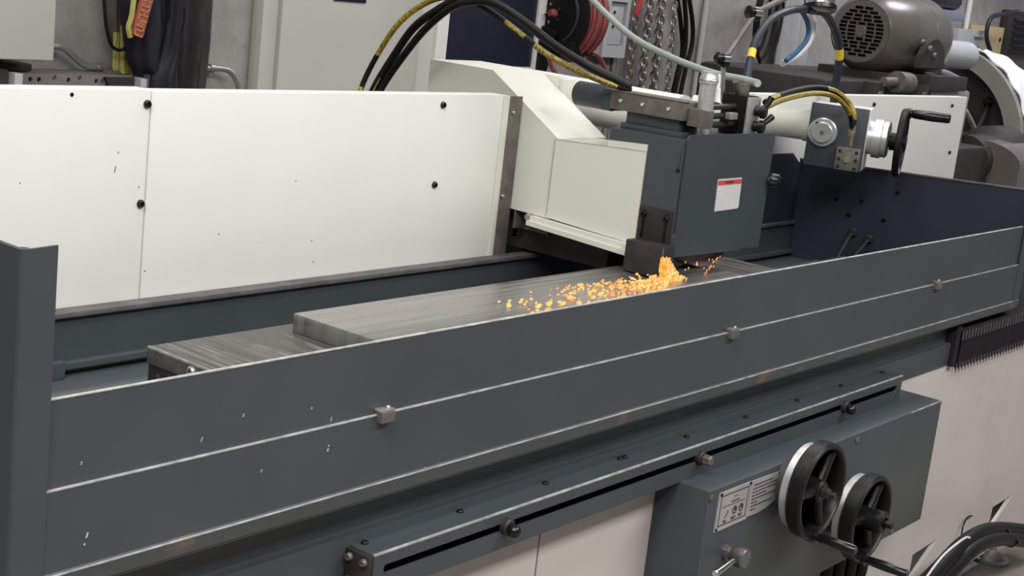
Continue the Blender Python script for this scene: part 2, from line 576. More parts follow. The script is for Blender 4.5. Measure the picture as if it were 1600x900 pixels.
# trip-dog rail along the front
RAIL = thing('dog_rail', 'long slotted slate steel rail with knobs, below the tray', 'rail', (2.44, 0.0, 0.718))
part(MB().prism(rrect(1.508, 3.38, 0.718, 0.783, 0.004), 'XZ', -0.024, -0.020, [rrect(1.531, 3.354, 0.7495, 0.7635, 0.005)]), 'front_plate', 'slate', RAIL)
part(MB().box(1.508, 3.38, -0.021, 0.026, 0.779, 0.784, 0.001), 'top_plate', 'slate', RAIL)
part(MB().box(1.508, 3.38, -0.0245, -0.0195, 0.7815, 0.7850, 0.0012), 'worn_edge', 'edge', RAIL)
part(MB().box(1.508, 3.38, -0.020, 0.026, 0.718, 0.722), 'bottom_plate', 'slate', RAIL)
part(MB().box(1.512, 3.376, 0.012, 0.026, 0.722, 0.779), 'back_plate', 'black', RAIL)
part(MB().box(1.498, 1.508, -0.023, 0.026, 0.722, 0.783, 0.002), 'end_plate', 'darkmetal', RAIL)
part(MB().box(3.378, 3.384, -0.023, 0.026, 0.722, 0.783, 0.002), 'end_plate', 'slate', RAIL)
for y, z in ((-0.014, 0.772), (0.016, 0.772), (-0.014, 0.735), (0.016, 0.735)):
    screw(RAIL, (1.498, y, z), (-1, 0, 0), 0.0062, 0.006, 'oldsteel')
for X in (1.53, 1.750, 1.978, 2.207, 2.223, 2.441, 2.677, 2.907, 3.126, 3.352):
    screw(RAIL, (X, 0.018, 0.784), (0, 0, 1), 0.006, 0.004, 'black')
for X, ball in ((1.8216, True), (2.4284, False), (3.0641, True)):
    bb = MB().cyl((X, -0.018, 0.757), (X, -0.034, 0.757), 0.0145, bev=0.003)
    d = part(bb, 'trip_dog', 'darkmetal', RAIL)
    if ball:
        part(MB().ball((X - 0.002, -0.043, 0.754), 0.012), 'ball_knob', 'blackgloss', d)
    else:
        part(MB().cyl((X, -0.034, 0.757), (X, -0.052, 0.757), 0.011, n=6, bev=0.002), 'hex_knob', 'oldsteel', d)

# way bellows
b = MB()
nx = 84
vs, fs = [], []
for i in range(nx + 1):
    X = 3.830 + i * 0.01125
    k_ = 1 if i % 2 else 0
    out = 0.006 if k_ else 0.026
    for (y, z) in ((0.038 - out, 0.722 + 0.020 * k_), (0.034 - out, 0.832 - 0.012 * k_),
                   (0.070 - out * 0.5, 0.858 - 0.014 * k_), (0.74, 0.858 - 0.014 * k_), (0.77, 0.75)):
        vs.append((X, y, z))
for i in range(nx):
    for k in range(4):
        fs.append((i * 5 + k, i * 5 + k + 1, (i + 1) * 5 + k + 1, (i + 1) * 5 + k))
b.add(vs, fs)
BEL = thing('way_bellows', 'black pleated way bellows under the right end of the tray', 'bellows', (4.15, 0.4, 0.728))
part(b, 'pleats', 'bellows', BEL, sharp=20)
fe = MB()
for i in range(0, nx + 1, 2):
    X = 3.830 + i * 0.01125
    fe.box(X - 0.0012, X + 0.0016, 0.0070, 0.0100, 0.808, 0.833).box(X - 0.0010, X + 0.0016, 0.0105, 0.0125, 0.716, 0.742)
part(fe, 'fold_edges', 'foldgrey', BEL, kind='stuff')  # lighter grey strips along the ridges set the pleats apart
part(MB().box(3.803, 3.832, 0.014, 0.78, 0.734, 0.85, 0.004), 'end_frame', 'bellows', BEL)

# ------------------------------------------------------------------ splash tray
TRAY = thing('splash_tray', 'long slate grey splash tray with folded ends around the grinding table', 'tray', (2.53, 0.37, 0.86))
part(MB().box(0.956, 4.135, 0.003, 0.007, 0.99, 1.1045), 'upper_front_panel', 'slate', TRAY)
part(MB().box(0.956, 4.128, 0.0022, 0.0078, 1.1044, 1.1064, 0.0006), 'worn_edge', 'edge', TRAY)
part(MB().box(0.956, 4.140, -0.0015, 0.003, 0.889, 0.9935), 'lower_front_panel', 'slate', TRAY)
part(MB().box(0.956, 4.135, -0.002, 0.003, 0.9935, 0.9957, 0.0007), 'worn_edge', 'edge', TRAY)
b = MB().prism([(-0.006, 0.8875), (-0.0015, 0.891), (0.01, 0.891), (0.10, 0.875), (0.10, 0.868), (0.012, 0.868), (-0.002, 0.866)], 'YZ', 0.93, 4.185)
part(b, 'bottom_lip', 'slate_rust', TRAY)
part(MB().box(0.96, 4.13, -0.0065, -0.0035, 0.8875, 0.8895, 0.0006), 'worn_edge', 'edge', TRAY)
part(MB().prism([(0.916, 0.80), (0.956, 0.80), (0.956, 1.2886), (0.916, 1.2866)], 'XZ', -0.0035, 0.0), 'corner_flange', 'slate', TRAY)
b = MB()
b.tube([(0.9162, 0.0037, 0.80), (0.9162, 0.0037, 1.2868)], 0.0072, 24, 1)
part(b, 'folded_corner', 'slate', TRAY)
part(MB().prism([(0.0, 0.80), (0.737, 0.80), (0.737, 1.30), (0.0037, 1.2868), (0.0037, 0.80)], 'YZ', 0.909, 0.915), 'end_panel', 'slate', TRAY)
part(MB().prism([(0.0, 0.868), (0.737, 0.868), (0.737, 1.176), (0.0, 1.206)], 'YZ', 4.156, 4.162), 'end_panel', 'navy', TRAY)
part(MB().obox((4.160, 0.3685, 1.192), (1, 0, 0), (0, 0.737, -0.030), (0, 0.030, 0.737), 0.007, 0.3688, 0.0022), 'worn_edge', 'slate_dust', TRAY)
part(MB().prism([(4.137, 0.868), (4.185, 0.880), (4.185, 1.206), (4.137, 1.206)], 'XZ', -0.003, 0.001), 'corner_flange', 'slate', TRAY)
part(MB().box(0.905, 4.156, 0.731, 0.737, 0.868, 0.978), 'back_panel', 'slate', TRAY)
part(MB().box(0.905, 4.156, 0.720, 0.753, 0.972, 0.982, 0.002), 'back_rim', 'slate_dust', TRAY)
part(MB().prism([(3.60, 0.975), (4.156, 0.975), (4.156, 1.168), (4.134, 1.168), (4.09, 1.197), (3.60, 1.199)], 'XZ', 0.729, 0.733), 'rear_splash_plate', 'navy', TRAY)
part(MB().box(0.905, 4.156, 0.712, 0.731, 0.880, 0.893, 0.002), 'inner_ledge', 'slate', TRAY)
part(MB().box(0.905, 4.156, 0.0, 0.737, 0.862, 0.868), 'tray_floor', 'slate', TRAY)
part(MB().box(1.42, 1.472, 0.700, 0.716, 0.868, 0.900, 0.002), 'clip', 'slate', TRAY)
for X in (1.5218, 2.5237, 3.5463):
    bb = MB().box(X - 0.014, X + 0.014, -0.013, 0.004, 0.984, 1.001, 0.002)
    c = part(bb, 'clip', 'oldsteel', TRAY)
    part(MB().box(X - 0.015, X + 0.015, -0.010, 0.006, 1.0005, 1.0035, 0.001).ball((X + 0.006, -0.004, 1.004), 0.004), 'clip_pin', 'steel', c)
for y, z in ((0.595, 1.075), (0.545, 1.035), (0.51, 1.085), (0.43, 1.04), (0.40, 1.13)):
    screw(TRAY, (4.156, y, z), (-1, 0, 0), 0.007, 0.006, 'black')
for i, p in enumerate(((1.414, -0.002, 0.966), (1.413, -0.002, 0.960), (1.016, -0.002, 0.928), (1.013, -0.002, 0.917), (1.290, -0.002, 0.954), (1.419, 0.003, 1.003), (1.379, 0.003, 1.026), (1.255, 0.003, 1.037), (1.187, 0.003, 1.016), (1.623, -0.006, 0.892), (1.006, 0.003, 1.020))):
    q = Vector(p)
    part(MB().obox(q, (0.3, 0, 1), (0, 1, 0), (1, 0, -0.3), 0.0014 + 0.0010 * (i % 3), 0.0006, 0.0010), 'paint_chip', 'edge', TRAY)
b = MB().tube([(4.15, 0.52, 0.985), (4.12, 0.515, 0.975), (4.05, 0.505, 0.93), (3.98, 0.49, 0.88)], 0.0042, 8, 6)
part(b, 'coolant_pipe', 'darkmetal', TRAY)
b = MB().tube([(4.15, 0.465, 0.975), (4.12, 0.46, 0.965), (4.03, 0.46, 0.915), (3.96, 0.455, 0.87)], 0.0042, 8, 6)
part(b, 'coolant_pipe', 'darkmetal', TRAY)
for y, z in ((0.52, 0.985), (0.465, 0.975)):
    part(MB().cyl((4.157, y, z), (4.140, y, z), 0.014, n=6, bev=0.002), 'hose_nut', 'darkmetal', TRAY)

# table and chuck
solo(MB().prism([(0.09, 0.869), (0.58, 0.869), (0.58, 0.895), (0.50, 0.895), (0.49, 0.925), (0.11, 0.925), (0.09, 0.905)], 'YZ', 1.0, 4.05), 'machine_table', 'slate',
     'slate painted grinding table in the tray under the chuck', 'table')
CH = thing('magnetic_chuck', 'long dark steel magnetic chuck under the bright plate', 'chuck', (2.4, 0.27, 0.925))
part(MB().box(1.467, 3.30, 0.075, 0.471, 0.925, 0.958, 0.002), 'chuck_body', 'darkmetal', CH)
part(MB().box(1.465, 3.30, 0.070, 0.473, 0.958, 0.9865, 0.0012), 'face_plate', ['chuck_top'], CH)
part(MB().box(1.4645, 1.4665, 0.072, 0.473, 0.9825, 0.9872, 0.0008), 'worn_edge', 'edge', CH)
for y in (0.36, 0.18):
    screw(CH, (1.465, y, 0.972), (-1, 0, 0), 0.010, 0.006, 'steel')
for y, z in ((0.445, 0.942), (0.345, 0.938)):
    screw(CH, (1.473, y, z), (-1, 0, 0), 0.006, 0.006, 'oldsteel')

solo(MB().box(1.742, 2.965, 0.125, 0.430, 0.9866, 1.0205, 0.0015), 'steel_plate', 'plate_top',
     'bright flat steel workpiece plate lying on the magnetic chuck under the sparks', 'workpiece')

# ------------------------------------------------------------------ rear guard panels
PY = 0.755


def panel(name, label, x0, x1, z1, screws, holes=()):
    t = thing(name, label, 'guard panel', ((x0 + x1) / 2, PY + 0.01, 0.853))
    part(MB().box(x0, x1, PY, PY + 0.012, 0.853, z1, 0.003), 'sheet', 'cream', t)
    part(MB().box(x0, x1, PY + 0.012, PY + 0.045, z1 - 0.012, z1 - 0.001, 0.002), 'top_flange', 'cream', t)
    for p in screws:
        screw(t, (p[0], PY, p[2]), (0, -1, 0), 0.0078, 0.006, 'blackgloss')
    for p in holes:
        part(MB().cyl((p[0], PY + 0.001, p[2]), (p[0], PY - 0.0015, p[2]), 0.0035, n=10), 'rivet', 'black', t)
    return t


panel('guard_panel', 'cream white sheet metal splash guard panel at the far left', 0.93, (1.662, 0.755, 1.367)[0], (1.505, 0.755, 1.367)[2], [(1.654, 0.755, 1.340), (1.652, 0.755, 1.159)], [(1.496, 0.755, 1.356)])
GPA = bpy.data.objects['guard_panel']
for p, s, g in (((1.593, 0.755, 1.224), 0.006, GPA), ((1.598, 0.755, 1.254), 0.0016, GPA), ((1.403, 0.755, 1.207), 0.0014, GPA), ((1.647, 0.755, 1.190), 0.0018, GPA)):
    part(MB().obox((p[0], PY, p[2]), (0.18, 0, 1), (0, 1, 0), (1, 0, -0.18), s, 0.0004, 0.0007), 'scratch', 'darkmetal', g)
GP = panel('guard_panel', 'wide cream white splash guard panel with two black screws near its steel end strip', (1.664, 0.755, 1.367)[0], (2.668, 0.755, 1.361)[0], (2.113, 0.755, 1.364)[2], [(2.455, 0.755, 1.340), (2.453, 0.755, 1.161)], [])
for p in ((1.841, 0.755, 1.090), (2.089, 0.755, 1.059), (2.098, 0.755, 1.014), (2.031, 0.755, 1.186), (1.671, 0.755, 1.032)):
    part(MB().cyl((p[0], PY + 0.0002, p[2]), (p[0], PY - 0.0006, p[2]), 0.0012, n=8), 'speck', 'darkmetal', GP)
gx0, gx1, gx2 = (2.669, 0.755, 1.361)[0], (2.688, 0.755, 1.361)[0], (2.738, 0.755, 1.361)[0]
gz = (2.697, 0.755, 1.362)[2]
part(MB().box(gx0, gx1, PY - 0.003, PY + 0.05, 0.853, gz, 0.002), 'end_flange', 'pale', GP)
st = part(MB().box(gx1 + 0.0005, gx2, PY - 0.001, PY + 0.003, 0.853, gz - 0.0015, 0.001), 'end_strip', 'oldsteel', GP, 'brown steel end strip')
for p in ((2.706, 0.755, 1.322), (2.700, 0.755, 1.124)):
    screw(st, (p[0], PY - 0.001, p[2]), (0, -1, 0), 0.005, 0.005, 'chrome')
panel('guard_panel', 'cream white splash guard panel behind the small black crank wheel', 3.85, (5.483, 0.755, 1.375)[0], (5.407, 0.755, 1.375)[2], [(5.341, 0.755, 1.343), (5.396, 0.755, 1.165), (4.662, 0.755, 1.346)], [])

# ------------------------------------------------------------------ wheel head
HEAD = thing('spindle_carriage', 'pale white wheel head column cover with sloping top beside the grey wheel guard', 'wheel head', (2.9, 0.65, 0.74))
prof = [(0.395, 1.071), (0.66, 1.082), (0.66, 1.285), (0.642, 1.292), (0.395, 1.302)]
part(MB().prism([(0.394, 1.076), (0.648, 1.0905), (0.648, 1.2755), (0.394, 1.2875)], 'YZ', 2.741, 2.90), 'front_cover', 'pale', HEAD)
part(MB().prism([(0.640, 1.088), (1.06, 1.10), (1.06, 1.411), (0.858, 1.410), (0.640, 1.2775)], 'YZ', 2.7425, 2.935), 'column_cover', 'pale', HEAD)
part(MB().prism([(0.394, 1.2878), (0.50, 1.2828), (0.50, 1.2975), (0.394, 1.3035)], 'YZ', 2.7425, 2.90), 'top_lip', 'pale', HEAD)
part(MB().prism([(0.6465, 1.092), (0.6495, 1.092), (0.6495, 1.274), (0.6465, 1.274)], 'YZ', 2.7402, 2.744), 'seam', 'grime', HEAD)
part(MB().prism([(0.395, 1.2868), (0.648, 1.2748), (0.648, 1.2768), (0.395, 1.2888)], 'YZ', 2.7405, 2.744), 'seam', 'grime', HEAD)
part(MB().prism([(0.392, 1.062), (0.684, 1.076), (0.684, 1.088), (0.392, 1.0755)], 'YZ', 2.726, 2.90), 'bottom_lip', 'pale', HEAD)
part(MB().prism([(0.394, 1.051), (0.688, 1.066), (0.688, 1.077), (0.394, 1.063)], 'YZ', 2.718, 2.90), 'bottom_lip', 'pale', HEAD)
part(MB().box(2.936, 2.968, 0.80, 1.06, 1.056, 1.405, 0.004), 'column', 'pale', HEAD)
part(MB().box(2.936, 2.985, 0.785, 0.80, 1.28, 1.40, 0.003), 'end_flange', 'pale', HEAD)
part(MB().lathe((3.028, 0.93, 1.346), (0, -1, 0), ((-0.05, 0.058), (0.03, 0.058), (0.10, 0.057), (0.44, 0.056), (0.44, 0.0)), 32), 'spindle_housing', 'frame_white', HEAD)
part(MB().box(2.80, 3.20, 0.50, 1.05, 0.99, 1.055), 'cross_slide', 'darkmetal', HEAD)
part(MB().box(2.86, 3.20, 0.80, 1.05, 0.74, 0.99), 'pedestal', 'darkmetal', HEAD)
part(MB().obox((2.79, 0.725, 1.075), (1, 0, 0), (0, 1, 0), (0, 0, 1), 0.004, 0.055, 0.035, 0.001).box(2.745, 2.795, 0.742, 0.746, 1.045, 1.105), 'bracket', 'oldsteel', HEAD)
part(MB().cyl((2.745, 0.692, 1.083), (2.725, 0.692, 1.083), 0.009, n=6, bev=0.001), 'bolt', 'steel', HEAD)
part(MB().box(2.80, 3.05, 0.772, 0.79, 1.012, 1.036, 0.002), 'way_strip', 'rust', HEAD)
part(MB().cyl((2.815, 0.772, 1.022), (2.815, 0.768, 1.022), 0.004, n=10), 'bolt', 'steel', HEAD)

# wheel guard
G = thing('wheel_guard', 'dark slate grinding wheel guard box above the sparks with white warning label', 'wheel guard', (2.945, 0.39, 1.063))
b = MB().prism([(2.746, 1.066), (3.055, 1.0595), (3.062, 1.0635), (3.143, 1.0600), (3.143, 1.336), (3.138, 1.3385), (2.772, 1.3395), (2.758, 1.337), (2.7515, 1.329), (2.7515, 1.118), (2.746, 1.112)], 'XZ', 0.297, 0.301)
door = part(b, 'door', 'slate', G)
part(MB().prism([(0.301, 1.075), (0.50, 1.085), (0.50, 1.322), (0.301, 1.322)], 'YZ', 2.745, 2.750), 'side_plate', 'slate', G)
part(MB().box(3.136, 3.141, 0.301, 0.50, 1.075, 1.322), 'side_plate', 'slate', G)
part(MB().box(2.745, 3.141, 0.301, 0.50, 1.322, 1.326), 'top_plate', 'slate', G)
part(MB().box(2.75, 3.136, 0.49, 0.50, 1.085, 1.322), 'back_plate', 'slate', G)
part(MB().box(2.7425, 2.7495, 0.306, 0.312, 1.262, 1.318, 0.0015), 'hinge', 'slate', door)
part(MB().cyl((2.746, 0.308, 1.262), (2.746, 0.308, 1.257), 0.0055, n=12), 'hinge_pin', 'black', door)
part(MB().box(2.7425, 2.7495, 0.306, 0.312, 1.096, 1.15, 0.0015), 'hinge', 'slate', door)
lab = part(MB().prism([(2.9066, 1.1615), (3.009, 1.1632), (3.0138, 1.1665), (3.0107, 1.2364), (2.9033, 1.236)], 'XZ', 0.2955, 0.2972), 'warning_label', 'paper', door, 'white label with a red header')
part(MB().prism([(2.9045, 1.222), (3.0095, 1.2225), (3.0102, 1.2335), (2.9042, 1.2330)], 'XZ', 0.2950, 0.2956), 'header_print', 'labelred', lab)
part(MB().box(2.938, 2.945, 0.2946, 0.2951, 1.2255, 1.2305).box(2.948, 2.954, 0.2946, 0.2951, 1.2255, 1.2305).box(2.956, 2.961, 0.2946, 0.2951, 1.2255, 1.2305).box(2.963, 2.972, 0.2946, 0.2951, 1.226, 1.2305), 'letters', 'ink', lab, kind='stuff')
k = part(MB().lathe((3.139, 0.315, 1.226), (0.35, -0.94, 0), ((0, 0.008), (0.022, 0.008), (0.022, 0.017), (0.030, 0.018), (0.042, 0.016), (0.046, 0.010), (0.046, 0)), 12), 'door_knob', 'blackgloss', G)
spl = MB().box(2.7405, 2.745, 0.305, 0.390, 1.092, 1.168, 0.001)
pl = part(spl, 'nozzle_plate', 'darkmetal', G)
for y in (0.318, 0.378):
    part(MB().box(2.7385, 2.741, y - 0.003, y + 0.003, 1.098, 1.160, 0.001), 'adjusting_slot', 'black', pl)
    screw(pl, (2.7405, y, 1.150), (-1, 0, 0), 0.007, 0.007, 'black')
part(MB().box(2.697, 2.745, 0.288, 0.388, 1.0235, 1.094, 0.002), 'spark_deflector', 'darkmetal', G)
part(MB().box(2.6958, 2.6985, 0.2868, 0.2895, 1.026, 1.092, 0.0008), 'worn_edge', 'oldsteel', G)
part(MB().lathe((2.945, 0.325, 1.1665), (0, 1, 0), ((0, 0.0), (0, 0.144), (0.004, 0.1455), (0.046, 0.1455), (0.05, 0.144), (0.05, 0.0)), 56), 'abrasive_wheel', 'wheel', G)

# overhead dresser on the guard
D = thing('wheel_dresser', 'grimy steel slide dresser on top of the wheel guard', 'dresser', (2.83, 0.44, 1.326))
part(MB().box(2.782, 2.90, 0.335, 0.500, 1.326, 1.338, 0.002), 'base_plate', 'slate', D)
part(MB().box(2.795, 2.90, 0.352, 0.495, 1.338, 1.364, 0.002), 'riser', 'slate', D)
sl = part(MB().box(2.78, 2.872, 0.338, 0.535, 1.364, 1.405, 0.002), 'slide_body', 'oldsteel', D)
part(MB().box(2.7785, 2.80, 0.335, 0.538, 1.4045, 1.408, 0.001), 'slide_cover', 'oldsteel', sl)
for y in (0.505, 0.445, 0.375):
    screw(sl, (2.78, y, 1.386), (-1, 0, 0), 0.0055, 0.004, 'chrome')
part(MB().cyl((2.812, 0.545, 1.384), (2.812, 0.650, 1.384), 0.029, n=28, bev=0.003).box(2.781, 2.845, 0.533, 0.560, 1.358, 1.408, 0.004), 'cylinder', 'slate', D)
part(MB().box(2.800, 2.826, 0.285, 0.337, 1.354, 1.394, 0.002), 'diamond_holder', 'oldsteel', D)
part(MB().lathe((2.842, 0.320, 1.335), (0, 0, 1), ((0, 0.016), (0.02, 0.016), (0.022, 0.0185), (0.113, 0.0185), (0.116, 0.021), (0.130, 0.021), (0.133, 0.019), (0.142, 0.019), (0.142, 0.0)), 24), 'oil_cup', 'alu', D)
part(MB().torus((2.842, 0.320, 1.458), (0, 0, 1), 0.0205, 0.002, 24, 6), 'cup_ring', 'steel', D)
for z in (1.352, 1.372, 1.393):
    part(MB().cyl((2.84, 0.345, z), (3.05, 0.365, z), 0.007, n=12), 'guide_rod', 'darkmetal', D)
part(MB().box(2.985, 3.02, 0.335, 0.350, 1.366, 1.382, 0.002), 'gauge_block', 'steel', D)
part(MB().lathe((2.90, 0.33, 1.43), (0.12, 0.1, 1), ((0, 0.009), (0.006, 0.009), (0.012, 0.006), (0.038, 0.0055), (0.042, 0.0)), 8).cyl((2.90, 0.33, 1.43), (2.894, 0.327, 1.406), 0.009, 0.014, 8), 'brush', 'whitehose', D, 'small white bristle brush')

V = thing('valve_block', 'black valve block with two lever knobs on the wheel guard', 'valve', (3.08, 0.365, 1.327))
part(MB().box(3.05, 3.106, 0.333, 0.401, 1.327, 1.421, 0.002), 'block', 'black', V)
part(MB().box(3.05, 3.106, 0.327, 0.333, 1.329, 1.419, 0.001), 'front_plate', 'alu', V)
for z, dx in ((1.388, 0.006), (1.352, 0.022)):
    kb = part(MB().lathe((3.085, 0.327, z), (0.2, -0.97, 0), ((0, 0.012), (0.012, 0.012), (0.014, 0.016), (0.024, 0.016), (0.027, 0.012), (0.027, 0)), 16), 'lever_knob', 'iron', V)
    part(MB().cyl((3.09, 0.308, z + 0.004), (3.098 + dx, 0.300, z + 0.036 if dx < 0.01 else z + 0.026), 0.005, 0.008, 10), 'lever', 'iron', kb)
part(MB().box(3.075, 3.10, 0.36, 0.385, 1.421, 1.447, 0.002).cyl((3.075, 0.37, 1.425), (3.05, 0.372, 1.452), 0.010, 0.008, 10), 'hose_union', 'oldsteel', V)

# ------------------------------------------------------------------ cross feed unit (swivelled 19 degrees)
FU = Vector((0.327, -0.945, 0)).normalized()
FN = Vector((-0.945, -0.327, 0)).normalized()
FZ = Vector((0, 0, 1))
F0 = Vector((3.905, 0.600, 0))


def fp(s, n, z):
    return F0 + FU * s + FN * n + FZ * z


FE = thing('feed_unit', 'slate fronted feed gearbox with chrome dials and black crank wheel', 'gearbox', tuple(fp(0.08, -0.06, 1.186)))
part(MB().obox(fp(0.084, -0.066, 1.282), FU, FN, FZ, 0.084, 0.060, 0.090, 0.004), 'housing', 'frame_white', FE)
part(MB().obox(fp(0.084, -0.003, 1.282), FU, FN, FZ, 0.0835, 0.003, 0.0915, 0.003), 'front_plate', 'slate', FE)
dl = part(MB().lathe(fp(0.044, 0.0, 1.291), FN, ((0, 0.042), (0.008, 0.042), (0.011, 0.039), (0.011, 0.030), (0.020, 0.030), (0.022, 0.028), (0.022, 0.0)), 36), 'dial', 'alu', FE)
part(MB().cyl(fp(0.044, 0.021, 1.291), fp(0.044, 0.0235, 1.291), 0.006, n=12), 'dial_screw', 'oldsteel', dl)
part(MB().cyl(fp(0.026, 0.010, 1.315), fp(0.026, 0.0125, 1.315), 0.005, n=12), 'dial_hole', 'black', dl)
vb = part(MB().obox(fp(0.130, 0.020, 1.226), FU, FN, FZ, 0.034, 0.022, 0.032, 0.002), 'valve', 'oldsteel', FE)
for du in (-0.024, 0.024):
    for dz in (-0.023, 0.0, 0.023):
        screw(vb, fp(0.130 + du, 0.042, 1.226 + dz), FN, 0.005, 0.003, 'darkmetal')
part(MB().cyl(fp(0.130, 0.042, 1.226), fp(0.130, 0.048, 1.226), 0.010, n=6), 'hex_plug', 'brass', vb)
part(MB().lathe(fp(0.168, -0.075, 1.290), FU, ((0, 0.050), (0.014, 0.050), (0.016, 0.058), (0.040, 0.058), (0.042, 0.054), (0.056, 0.054), (0.06, 0.048), (0.06, 0.0)), 36), 'graduated_collar', 'alu', FE)


def handwheel(parent, c, axis, R, rim_r, depth, spoke_a, handle_a, handle_len, mat_rim='iron', hr=0.012):
    """cast wheel: rim, three spokes, hub as one casting; handle and nut as sub-parts"""
    c, w = Vector(c), Vector(axis).normalized()
    u = Vector((0, 0, 1))
    t = w.cross(u).normalized()
    m = MB()
    h = depth / 2
    m.lathe(c, w, ((-h, R - rim_r), (-h, R - 0.004), (-h + 0.004, R), (h - 0.004, R), (h, R - 0.004), (h, R - rim_r + 0.004),
                   (h - 0.006, R - rim_r), (-h, R - rim_r)), 56)
    for a in spoke_a:
        d = u * math.cos(a) + t * math.sin(a)
        m.tube([c + d * 0.012, c + d * (R - rim_r * 0.6)], (0.0115, 0.0095), 10, 1)
    m.lathe(c, w, ((-0.030, 0.026), (0.012, 0.024), (0.016, 0.020), (0.016, 0.0)), 24)
    o = part(m, 'handwheel', mat_rim, parent)
    d = u * math.cos(handle_a) + t * math.sin(handle_a)
    p = c + d * (R - rim_r * 0.5)
    part(MB().lathe(p, w, ((0, 0.015), (h + 0.004, 0.015), (h + 0.006, hr * 0.8), (h + 0.012, hr), (handle_len * 0.55, hr * 1.15), (handle_len - 0.004, hr * 1.05), (handle_len, hr * 0.8), (handle_len, 0)), 18),
         'crank_handle', 'blackgloss', o)
    return o, d


hw, _d = handwheel(FE, fp(0.262, -0.075, 1.286), FU, 0.100, 0.012, 0.019, (0.2, 2.3, 4.4), -0.45, 0.125, 'black', 0.013)
part(MB().lathe(fp(0.225, -0.075, 1.288), FU, ((0, 0.02), (0.045, 0.018), (0.05, 0.012), (0.05, 0)), 16), 'hub', 'iron', hw)
part(MB().lathe(fp(-0.36, -0.055, 1.300), FU, ((0, 0.044), (0.34, 0.044), (0.345, 0.047), (0.36, 0.047)), 30), 'arm_tube', 'pale', FE)
part(MB().obox(fp(-0.40, -0.055, 1.07), FU, FN, FZ, 0.05, 0.05, 0.21, 0.005), 'support', 'slate', FE)

# ------------------------------------------------------------------ control box with hand wheels
CB = thing('control_box', 'slate control box with two black handwheels on the front of the base', 'control box', (2.93, -0.03, 0.40))
part(MB().box(2.368, 3.494, -0.090, 0.028, 0.402, 0.719, 0.003), 'body', 'slate', CB)
part(MB().box(3.31, 3.494, -0.0912, -0.0882, 0.717, 0.7198, 0.0008), 'worn_edge', 'edge', CB)
NP = part(MB().prism([(2.406, 0.6265), (2.530, 0.6275), (2.5305, 0.7076), (2.4075, 0.7076)], 'XZ', -0.0925, -0.0895), 'name_plate', 'plate', CB, 'stamped metal instruction plate')
fr = MB()
for x0, x1, z0, z1 in ((2.415, 2.522, 0.6985, 0.7003), (2.415, 2.522, 0.6365, 0.6383), (2.415, 2.4168, 0.6365, 0.7), (2.5202, 2.522, 0.6365, 0.7), (2.425, 2.512, 0.6745, 0.6755)):
    fr.box(x0, x1, -0.0932, -0.0924, z0, z1)
part(fr, 'printed_frame', 'ink', NP)
ic = MB()
for cx in (2.475, 2.500):
    ic.lathe((cx, -0.0924, 0.660), (0, -1, 0), ((0, 0.0085), (0.0008, 0.0085), (0.0008, 0.0060), (0, 0.0060)), 18)
    ic.box(cx - 0.0062, cx + 0.0062, -0.0931, -0.0924, 0.659, 0.661).box(cx - 0.001, cx + 0.0048, -0.0931, -0.0924, 0.660, 0.6665)
ic.obox((2.446, -0.0928, 0.659), (0.5, 0, 1), (0, 1, 0), (-1, 0, 0.5), 0.007, 0.0004, 0.0012).box(2.436, 2.440, -0.0931, -0.0924, 0.651, 0.653)
part(ic, 'printed_symbols', 'ink', NP, kind='stuff')
tx = MB()
rr = random.Random(3)
for z, x0, x1 in ((0.6805, 2.457, 2.489), (0.6445, 2.432, 2.445), (0.6412, 2.436, 2.444), (0.6455, 2.463, 2.483), (0.642, 2.465, 2.479), (0.6462, 2.492, 2.508), (0.6428, 2.494, 2.505), (0.690, 2.468, 2.472), (0.690, 2.476, 2.480)):
    x = x0
    while x < x1:
        w_ = rr.uniform(0.003, 0.007)
        tx.box(x, min(x + w_, x1), -0.0931, -0.0924, z - 0.0011, z + 0.0011)
        x += w_ + 0.0012
part(tx, 'printed_text', 'ink', NP, kind='stuff')
NP2 = part(MB().prism([(2.532, 0.631), (2.575, 0.6295), (2.610, 0.633), (2.645, 0.641), (2.6515, 0.652), (2.6525, 0.7040), (2.533, 0.7068)], 'XZ', -0.0922, -0.0895), 'text_plate', 'plate', CB, 'metal plate with lines of small print and a bent corner')
tx = MB()
for z, x0, x1 in ((0.6955, 2.545, 2.622), (0.688, 2.541, 2.640), (0.6805, 2.541, 2.640), (0.673, 2.541, 2.598), (0.6655, 2.541, 2.640), (0.658, 2.541, 2.565), (0.6505, 2.541, 2.630), (0.643, 2.541, 2.562)):
    x = x0
    while x < x1:
        w_ = rr.uniform(0.004, 0.014)
        tx.box(x, min(x + w_, x1), -0.0928, -0.0921, z - 0.0013, z + 0.0013)
        x += w_ + 0.0022
part(tx, 'printed_text', 'ink', NP2, kind='stuff')
for X, z in ((2.413, 0.704), (2.5265, 0.7045), (2.4115, 0.6315), (2.648, 0.7005)):
    part(MB().cyl((X, -0.0915, z), (X, -0.094, z), 0.0035, n=10), 'rivet', 'black', CB)
for X, z in ((2.378, 0.705), (2.680, 0.7045), (2.711, 0.7075), (3.013, 0.7045), (3.312, 0.412)):
    part(MB().lathe((X, -0.0905, z), (0, -1, 0), ((0, 0.0075), (0.002, 0.0075), (0.003, 0.006), (0.003, 0)), 12), 'screw', 'oldsteel', CB)
